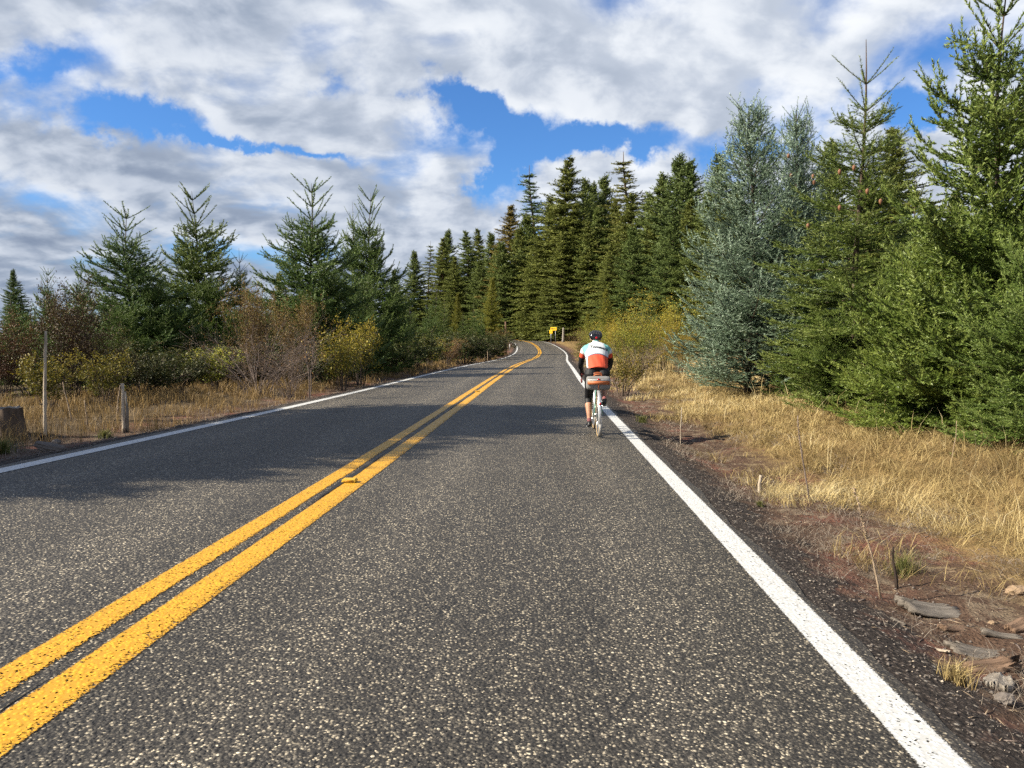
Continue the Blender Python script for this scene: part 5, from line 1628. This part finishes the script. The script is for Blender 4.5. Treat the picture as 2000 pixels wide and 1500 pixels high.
ring(b, (0.045, 0, WR), 0.045, 0.010, 24, 6)
b.tube([(0.045, 0.43, 0.361), (0.045, 0.0, WR + 0.048)], 0.0035, 4)
b.tube([(0.045, 0.43, 0.189), (0.045, 0.03, 0.265), (0.045, 0.0, WR - 0.045)], 0.0035, 4)
b.build('chain', M['rubber'], bike)
# ------------------------------------------------------------------ saddle bag
bag = tag(empty('saddle_bag', BIKE, BIKE_R), 'grey canvas saddle bag with an orange leather band hung behind the saddle', 'bag')
xs = np.array([-0.185, -0.180, -0.165, -0.12, 0, 0.12, 0.165, 0.180, 0.185])
sz = np.array([0.55, 0.80, 0.95, 1.0, 1.02, 1.0, 0.95, 0.80, 0.55])
loft([((x, 0.03, 0.825), (0, 0.085 * s, 0), (0, 0, 0.105 * s)) for x, s in zip(xs, sz)], 'canvas', 'bag_body', bag, 24, 3.2)
fl = loft([((x, 0.028, 0.862), (0, 0.090 * s, 0), (0, 0, 0.072 * s)) for x, s in zip(xs * 0.98, sz)], 'canvas', 'flap', bag, 24, 2.6)
for zc, hh_, mt, nm in ((0.836, 0.026, 'orange_leather', 'leather_band'), (0.876, 0.008, 'band', 'reflective_band')):
    b = MB()
    b.box((0, -0.062, zc), (0.335, 0.014, hh_ * 2), Matrix.Rotation(R_(0 if zc < 0.85 else 12), 3, 'X'))
    b.build(nm, M[mt], fl)
b = MB()
b.tube([(0, -0.066, 0.893), (0, -0.076, 0.890)], [0.012, 0.010], 10)
b.box((0, -0.068, 0.886), (0.055, 0.012, 0.018))
b.build('reflector', M['red_lens'], bag)
for x_ in (0.0,):
    b = MB()
    b.box((x_, -0.062, 0.79), (0.018, 0.006, 0.12))
    b.build('strap', M['leather'], bag)
for sx in (-1, 1):
    b = MB()
    b.tube([(sx * 0.05, 0.07, 0.92), (sx * 0.055, 0.10, 0.955), (sx * 0.045, 0.135, 0.95)], 0.010, 6)
    b.build('strap', M['leather'], bag, True)
b = MB()
b.tube([(-0.07, 0.05, 0.935), (-0.045, 0.02, 0.955), (0.045, 0.02, 0.955), (0.07, 0.05, 0.935)], 0.008, 6)
b.build('handle', M['orange_leather'], bag, True)

# ------------------------------------------------------------------ rider: one continuous body grown from tapered pieces
M['jersey_white'] = plain('jersey_white', (0.74, 0.79, 0.82), 0.75, 0, 0.04, 90, 0.2)
M['jersey_orange'] = plain('jersey_orange', (0.80, 0.115, 0.055), 0.7, 0, 0.08, 60, 0.2)
M['jersey_teal'] = plain('jersey_teal', (0.22, 0.55, 0.52), 0.7, 0, 0.06, 60, 0.2)
M['lycra'] = plain('black_lycra', (0.013, 0.013, 0.015), 0.6, 0, 0.2, 60, 0.3)
M['skin'] = plain('skin', (0.56, 0.29, 0.18), 0.5, 0, 0.08, 40, 0.4)
M['sock'] = plain('dusky_sock', (0.28, 0.10, 0.10), 0.9, 0, 0.15)
M['shoe'] = plain('black_shoe', (0.022, 0.022, 0.025), 0.45, 0, 0.2)
M['navy'] = plain('navy_piping', (0.05, 0.06, 0.14), 0.7)
PIECES = []          # (zone, P, radii-x, radii-perp)
body = MB()


def limb_piece(zone, pts, rad, flat=1.0):
    pts = np.array(pts, float)
    rad = np.array(rad, float)
    s = np.linspace(0, len(pts) - 1, (len(pts) - 1) * 5 + 1)
    # smooth the polyline a little
    P = np.stack([np.interp(s, np.arange(len(pts)), pts[:, c]) for c in range(3)], -1)
    Rr = np.interp(s, np.arange(len(pts)), rad)
    body.tube(P, Rr, 14)
    for e_, rr in ((P[0], Rr[0]), (P[-1], Rr[-1])):
        th = np.linspace(-np.pi / 2, np.pi / 2, 7)
        body.tube(np.stack([0 * th + e_[0], 0 * th + e_[1], e_[2] + rr * np.sin(th)], -1), np.maximum(rr * np.cos(th), 1e-4), 12)
    PIECES.append((zone, P))


TORSO = [((0, 0.205, 0.985), 0.155, 0.125), ((0, 0.245, 1.02), 0.172, 0.125), ((0, 0.31, 1.10), 0.168, 0.115), ((0, 0.38, 1.185), 0.176, 0.112), ((0, 0.45, 1.265), 0.192, 0.115), ((0, 0.52, 1.335), 0.202, 0.108), ((0, 0.575, 1.375), 0.180, 0.092), ((0, 0.615, 1.395), 0.120, 0.075)]
cs = np.array([c for c, _, _ in TORSO])
dd = unit(np.gradient(cs, axis=0))
n = 24
a = np.arange(n) * 2 * np.pi / n
secs = []
for (c, w, h_), dv in zip(TORSO, dd):
    up = np.array([0, -dv[2], dv[1]])
    secs.append(np.array(c) + np.cos(a)[:, None] * np.array([w, 0, 0]) + np.sin(a)[:, None] * up * h_)
m = len(secs)
V = np.concatenate(secs + [cs[[0, -1]]])
i, j = np.meshgrid(np.arange(m - 1), np.arange(n), indexing='ij')
body.add(V, [(m * n, (k + 1) % n, k) for k in range(n)] + [(m * n + 1, (m - 1) * n + k, (m - 1) * n + (k + 1) % n) for k in range(n)],
         np.stack([i * n + j, i * n + (j + 1) % n, (i + 1) * n + (j + 1) % n, (i + 1) * n + j], -1).reshape(-1, 4))
PIECES.append(('torso', np.stack([np.interp(np.linspace(0, m - 1, 40), np.arange(m), cs[:, c]) for c in range(3)], -1)))
limb_piece('neck', [(0, 0.60, 1.39), (0, 0.66, 1.45), (0, 0.695, 1.48)], [0.070, 0.056, 0.055])
# head: skull, jaw, nose, ears
limb_piece('head', [(0, 0.695, 1.525), (0, 0.735, 1.53)], [0.078, 0.080])
limb_piece('head', [(0, 0.745, 1.505), (0, 0.78, 1.475), (0, 0.80, 1.455)], [0.066, 0.052, 0.034])
limb_piece('head', [(0, 0.815, 1.515), (0, 0.838, 1.485)], [0.010, 0.014])
for sx in (-1, 1):
    limb_piece('head', [(sx * 0.078, 0.725, 1.515), (sx * 0.082, 0.72, 1.485)], [0.014, 0.010])
    limb_piece('uparm', [(sx * 0.150, 0.535, 1.345), (sx * 0.188, 0.555, 1.31), (sx * 0.222, 0.60, 1.20), (sx * 0.238, 0.645, 1.115)], [0.068, 0.066, 0.052, 0.045])
    limb_piece('forearm', [(sx * 0.238, 0.645, 1.115), (sx * 0.236, 0.73, 1.06), (sx * 0.218, 0.86, 0.985), (sx * 0.212, 0.90, 0.968)], [0.046, 0.045, 0.032, 0.029])
    limb_piece('hand', [(sx * 0.211, 0.905, 0.966), (sx * 0.209, 0.95, 0.958), (sx * 0.208, 0.985, 0.950)], [0.030, 0.034, 0.028])
    for f in range(4):          # fingers over the hood, thumb inside
        y_ = 0.965 + 0.021 * f
        L = (0.9, 1.0, 0.95, 0.8)[f]
        limb_piece('hand', [(sx * 0.225, y_, 0.960), (sx * (0.238 + 0.004 * L), y_ + 0.012, 0.940), (sx * 0.236, y_ + 0.02, 0.940 - 0.035 * L), (sx * 0.222, y_ + 0.022, 0.935 - 0.05 * L)], [0.0095, 0.009, 0.0085, 0.007])
    limb_piece('hand', [(sx * 0.195, 0.935, 0.960), (sx * 0.180, 0.965, 0.948), (sx * 0.180, 0.995, 0.930)], [0.013, 0.011, 0.009])
# legs: left at the bottom of the stroke, right at the top
for sx, knee, ank, ball, heel in ((-1, (0.50, 0.560), (0.300, 0.205), (0.455, 0.135), (0.275, 0.150)), (1, (0.655, 0.770), (0.300, 0.560), (0.450, 0.470), (0.272, 0.505))):
    x0, x1, x2 = sx * 0.092, sx * 0.125, sx * 0.118
    hip = np.array([x0, 0.235, 0.955])
    kn = np.array([x1, knee[0], knee[1]])
    an = np.array([x2, ank[0], ank[1]])
    limb_piece('thigh', [hip, hip * 0.65 + kn * 0.35, hip * 0.3 + kn * 0.7, kn], [0.112, 0.093, 0.073, 0.060])
    back = np.array([0, -0.022, 0])
    limb_piece('shank', [kn, kn * 0.70 + an * 0.30 + back, kn * 0.45 + an * 0.55 + back * 0.6, kn * 0.15 + an * 0.85, an], [0.058, 0.058, 0.047, 0.034, 0.035])
    limb_piece('foot', [(x2, heel[0], heel[1]), (x2, (heel[0] + ball[0]) / 2, (heel[1] + ball[1]) / 2 + 0.006), (x2, ball[0], ball[1]), (x2, ball[0] + 0.065, ball[1] - 0.006)], [0.036, 0.042, 0.044, 0.030])
    limb_piece('foot', [an, (x2, heel[0] + 0.015, heel[1] + 0.012)], [0.037, 0.034])
tmp = body.build('person_raw', M['lycra'])
mod = tmp.modifiers.new('r', 'REMESH')
mod.mode, mod.voxel_size, mod.use_smooth_shade = 'VOXEL', 0.0075, True
mod = tmp.modifiers.new('s', 'SMOOTH')
mod.factor, mod.iterations = 0.5, 5
dg = bpy.context.evaluated_depsgraph_get()
pm = bpy.data.meshes.new_from_object(tmp.evaluated_get(dg))
bpy.data.objects.remove(tmp)
pm.name = 'person'
pm.materials.clear()
ZM = ['jersey_white', 'jersey_orange', 'jersey_teal', 'lycra', 'skin', 'sock', 'shoe', 'navy']
for k in ZM:
    pm.materials.append(M[k])
nv, nf = len(pm.vertices), len(pm.polygons)
co = np.empty(nv * 3, np.float32)
pm.vertices.foreach_get('co', co)
co = co.reshape(-1, 3)
# cloth folds on the back
ff_ = np.sin(co[:, 0] * 60 + co[:, 2] * 25) * 0.0030 * sstep(co[:, 2], 1.0, 1.06) * (1 - sstep(co[:, 2], 1.22, 1.3)) * (abs(co[:, 0]) < 0.17)
co[:, 1] += ff_
pm.vertices.foreach_set('co', co.ravel())
fc = np.empty(nf * 3, np.float32)
pm.polygons.foreach_get('center', fc)
fc = fc.reshape(-1, 3)
best = np.full(nf, 1e9)
zone = np.zeros(nf, int)
par = np.zeros(nf)
names = ['torso', 'neck', 'head', 'uparm', 'forearm', 'hand', 'thigh', 'shank', 'foot']
bias = dict(torso=0.075, neck=0.02, head=0.04, uparm=0.02, thigh=0.035)
for zn, P in PIECES:
    D2 = np.sqrt(((fc[:, None] - P[None]) ** 2).sum(-1))
    kk = D2.argmin(1)
    dmin = D2.min(1) - bias.get(zn, 0)
    up_ = dmin < best
    best[up_], zone[up_], par[up_] = dmin[up_], names.index(zn), (kk / (len(P) - 1))[up_]
mi = np.full(nf, 3)
zt = zone == 0
arc = 1.272 - 1.1 * fc[:, 0] ** 2 * 2.0
jers = zt & (fc[:, 2] + 0.25 * (fc[:, 1] - 0.2) > 1.045)
mi[jers] = 1
mi[jers & (fc[:, 2] > arc)] = 0
mi[jers & (abs(fc[:, 2] - arc) < 0.007)] = 7
mi[jers & (fc[:, 0] < -0.148) & (fc[:, 2] < arc)] = 0
mi[jers & (abs(fc[:, 0]) > 0.180) & (fc[:, 2] > 1.30)] = 2
mi[jers & (abs(fc[:, 1] - 0.60) < 0.010) & (fc[:, 2] > 1.38)] = 2
mi[zone == 1] = np.where(par[zone == 1] < 0.45, 0, 4)
mi[zone == 2] = 4
ua = zone == 3
mi[ua] = np.where(par[ua] < 0.36, 2, np.where(par[ua] < 0.66, 1, 3))
mi[ua & (abs(par - 0.36) < 0.05)] = 0
sh = zone == 7
mi[sh] = np.where(par[sh] < 0.24, 3, np.where(par[sh] < 0.84, 4, 5))
mi[zone == 8] = 6
pm.polygons.foreach_set('material_index', mi.astype(np.int32))
pm.polygons.foreach_set('use_smooth', np.ones(nf, bool))
pm.update()
person = mobj('person', pm, None, BIKE)
person.rotation_euler = (0, 0, BIKE_R)
tag(person, 'cyclist seen from behind in a white and orange jersey, black shorts and helmet', 'person')
# helmet with ribs and vents
hel = loft([((0, y_, z_), (w_, 0, 0), (0, 0, h_)) for y_, z_, w_, h_ in ((0.600, 1.520, 0.045, 0.022), (0.612, 1.528, 0.080, 0.045), (0.645, 1.545, 0.101, 0.066), (0.70, 1.560, 0.108, 0.075), (0.76, 1.560, 0.106, 0.074), (0.81, 1.553, 0.092, 0.062), (0.845, 1.545, 0.065, 0.042), (0.858, 1.54, 0.03, 0.02))], 'shoe', 'helmet', person, 28, 2.3)
hel.data.materials[0] = plain('glossy_black_shell', (0.012, 0.012, 0.014), 0.16, 0, 0.1, spec=0.6)
for x_ in (-0.075, -0.045, -0.015, 0.015, 0.045, 0.075):
    kx = math.sqrt(max(0.05, 1 - (x_ / 0.112) ** 2))
    b = MB()
    b.tube([(x_ * 0.75, 0.612, 1.530 + 0.035 * kx), (x_ * 0.95, 0.65, 1.548 + 0.065 * kx), (x_, 0.71, 1.565 + 0.076 * kx), (x_, 0.77, 1.563 + 0.074 * kx), (x_ * 0.85, 0.825, 1.555 + 0.055 * kx)], [0.006, 0.0085, 0.009, 0.009, 0.006], 6)
    b.build('rib', M['shoe'], hel, True)
b = MB()
b.tube([(0.008, 0.598, 1.520), (0.008, 0.588, 1.515)], [0.020, 0.013], 10)
b.build('tail_light', M['red_lens'], hel, True)
b = MB()
for sx in (-1, 1):
    b.tube([(sx * 0.085, 0.66, 1.525), (sx * 0.088, 0.70, 1.49), (sx * 0.06, 0.76, 1.445)], 0.004, 5)
b.build('chin_strap', M['jersey_white'], hel, True)
# lettering across the shoulders, laid on the cloth
bvh = BVHTree.FromPolygons([tuple(v) for v in co], [tuple(pl.vertices) for pl in pm.polygons])
M['ink'] = plain('black_ink', (0.015, 0.015, 0.02), 0.8)


def lettering(txt, x0, s0, size, slant, rot):
    cu = bpy.data.curves.new('lettering', 'FONT')
    cu.body, cu.size, cu.shear, cu.offset = txt, size, slant, 0.0022
    ob = bpy.data.objects.new('tmp_text', cu)
    COL.objects.link(ob)
    dg = bpy.context.evaluated_depsgraph_get()
    me = bpy.data.meshes.new_from_object(ob.evaluated_get(dg))
    bpy.data.objects.remove(ob)
    nrm = Vector((0, -0.72, 0.69))
    upv = Vector((0, 0.69, 0.72))
    org = Vector((0, 0.42, 1.25))
    bm = bmesh.new()
    bm.from_mesh(me)
    for vt in bm.verts:
        xx = x0 + vt.co.x * math.cos(rot) - vt.co.y * math.sin(rot)
        yy = s0 + vt.co.x * math.sin(rot) + vt.co.y * math.cos(rot)
        o_ = org + Vector((1, 0, 0)) * xx + upv * yy + nrm * 0.4
        hit = bvh.ray_cast(o_, -nrm)[0]
        vt.co = (hit + nrm * 0.0035) if hit else (org + Vector((1, 0, 0)) * xx + upv * yy + nrm * 0.12)
    bm.to_mesh(me)
    bm.free()
    me.materials.clear()
    me.materials.append(M['ink'])
    mobj('lettering', me, person)


lettering("'Tomax", -0.135, 0.075, 0.078, 0.25, R_(-8))
lettering('eGS', 0.055, 0.045, 0.066, 0.25, R_(-6))
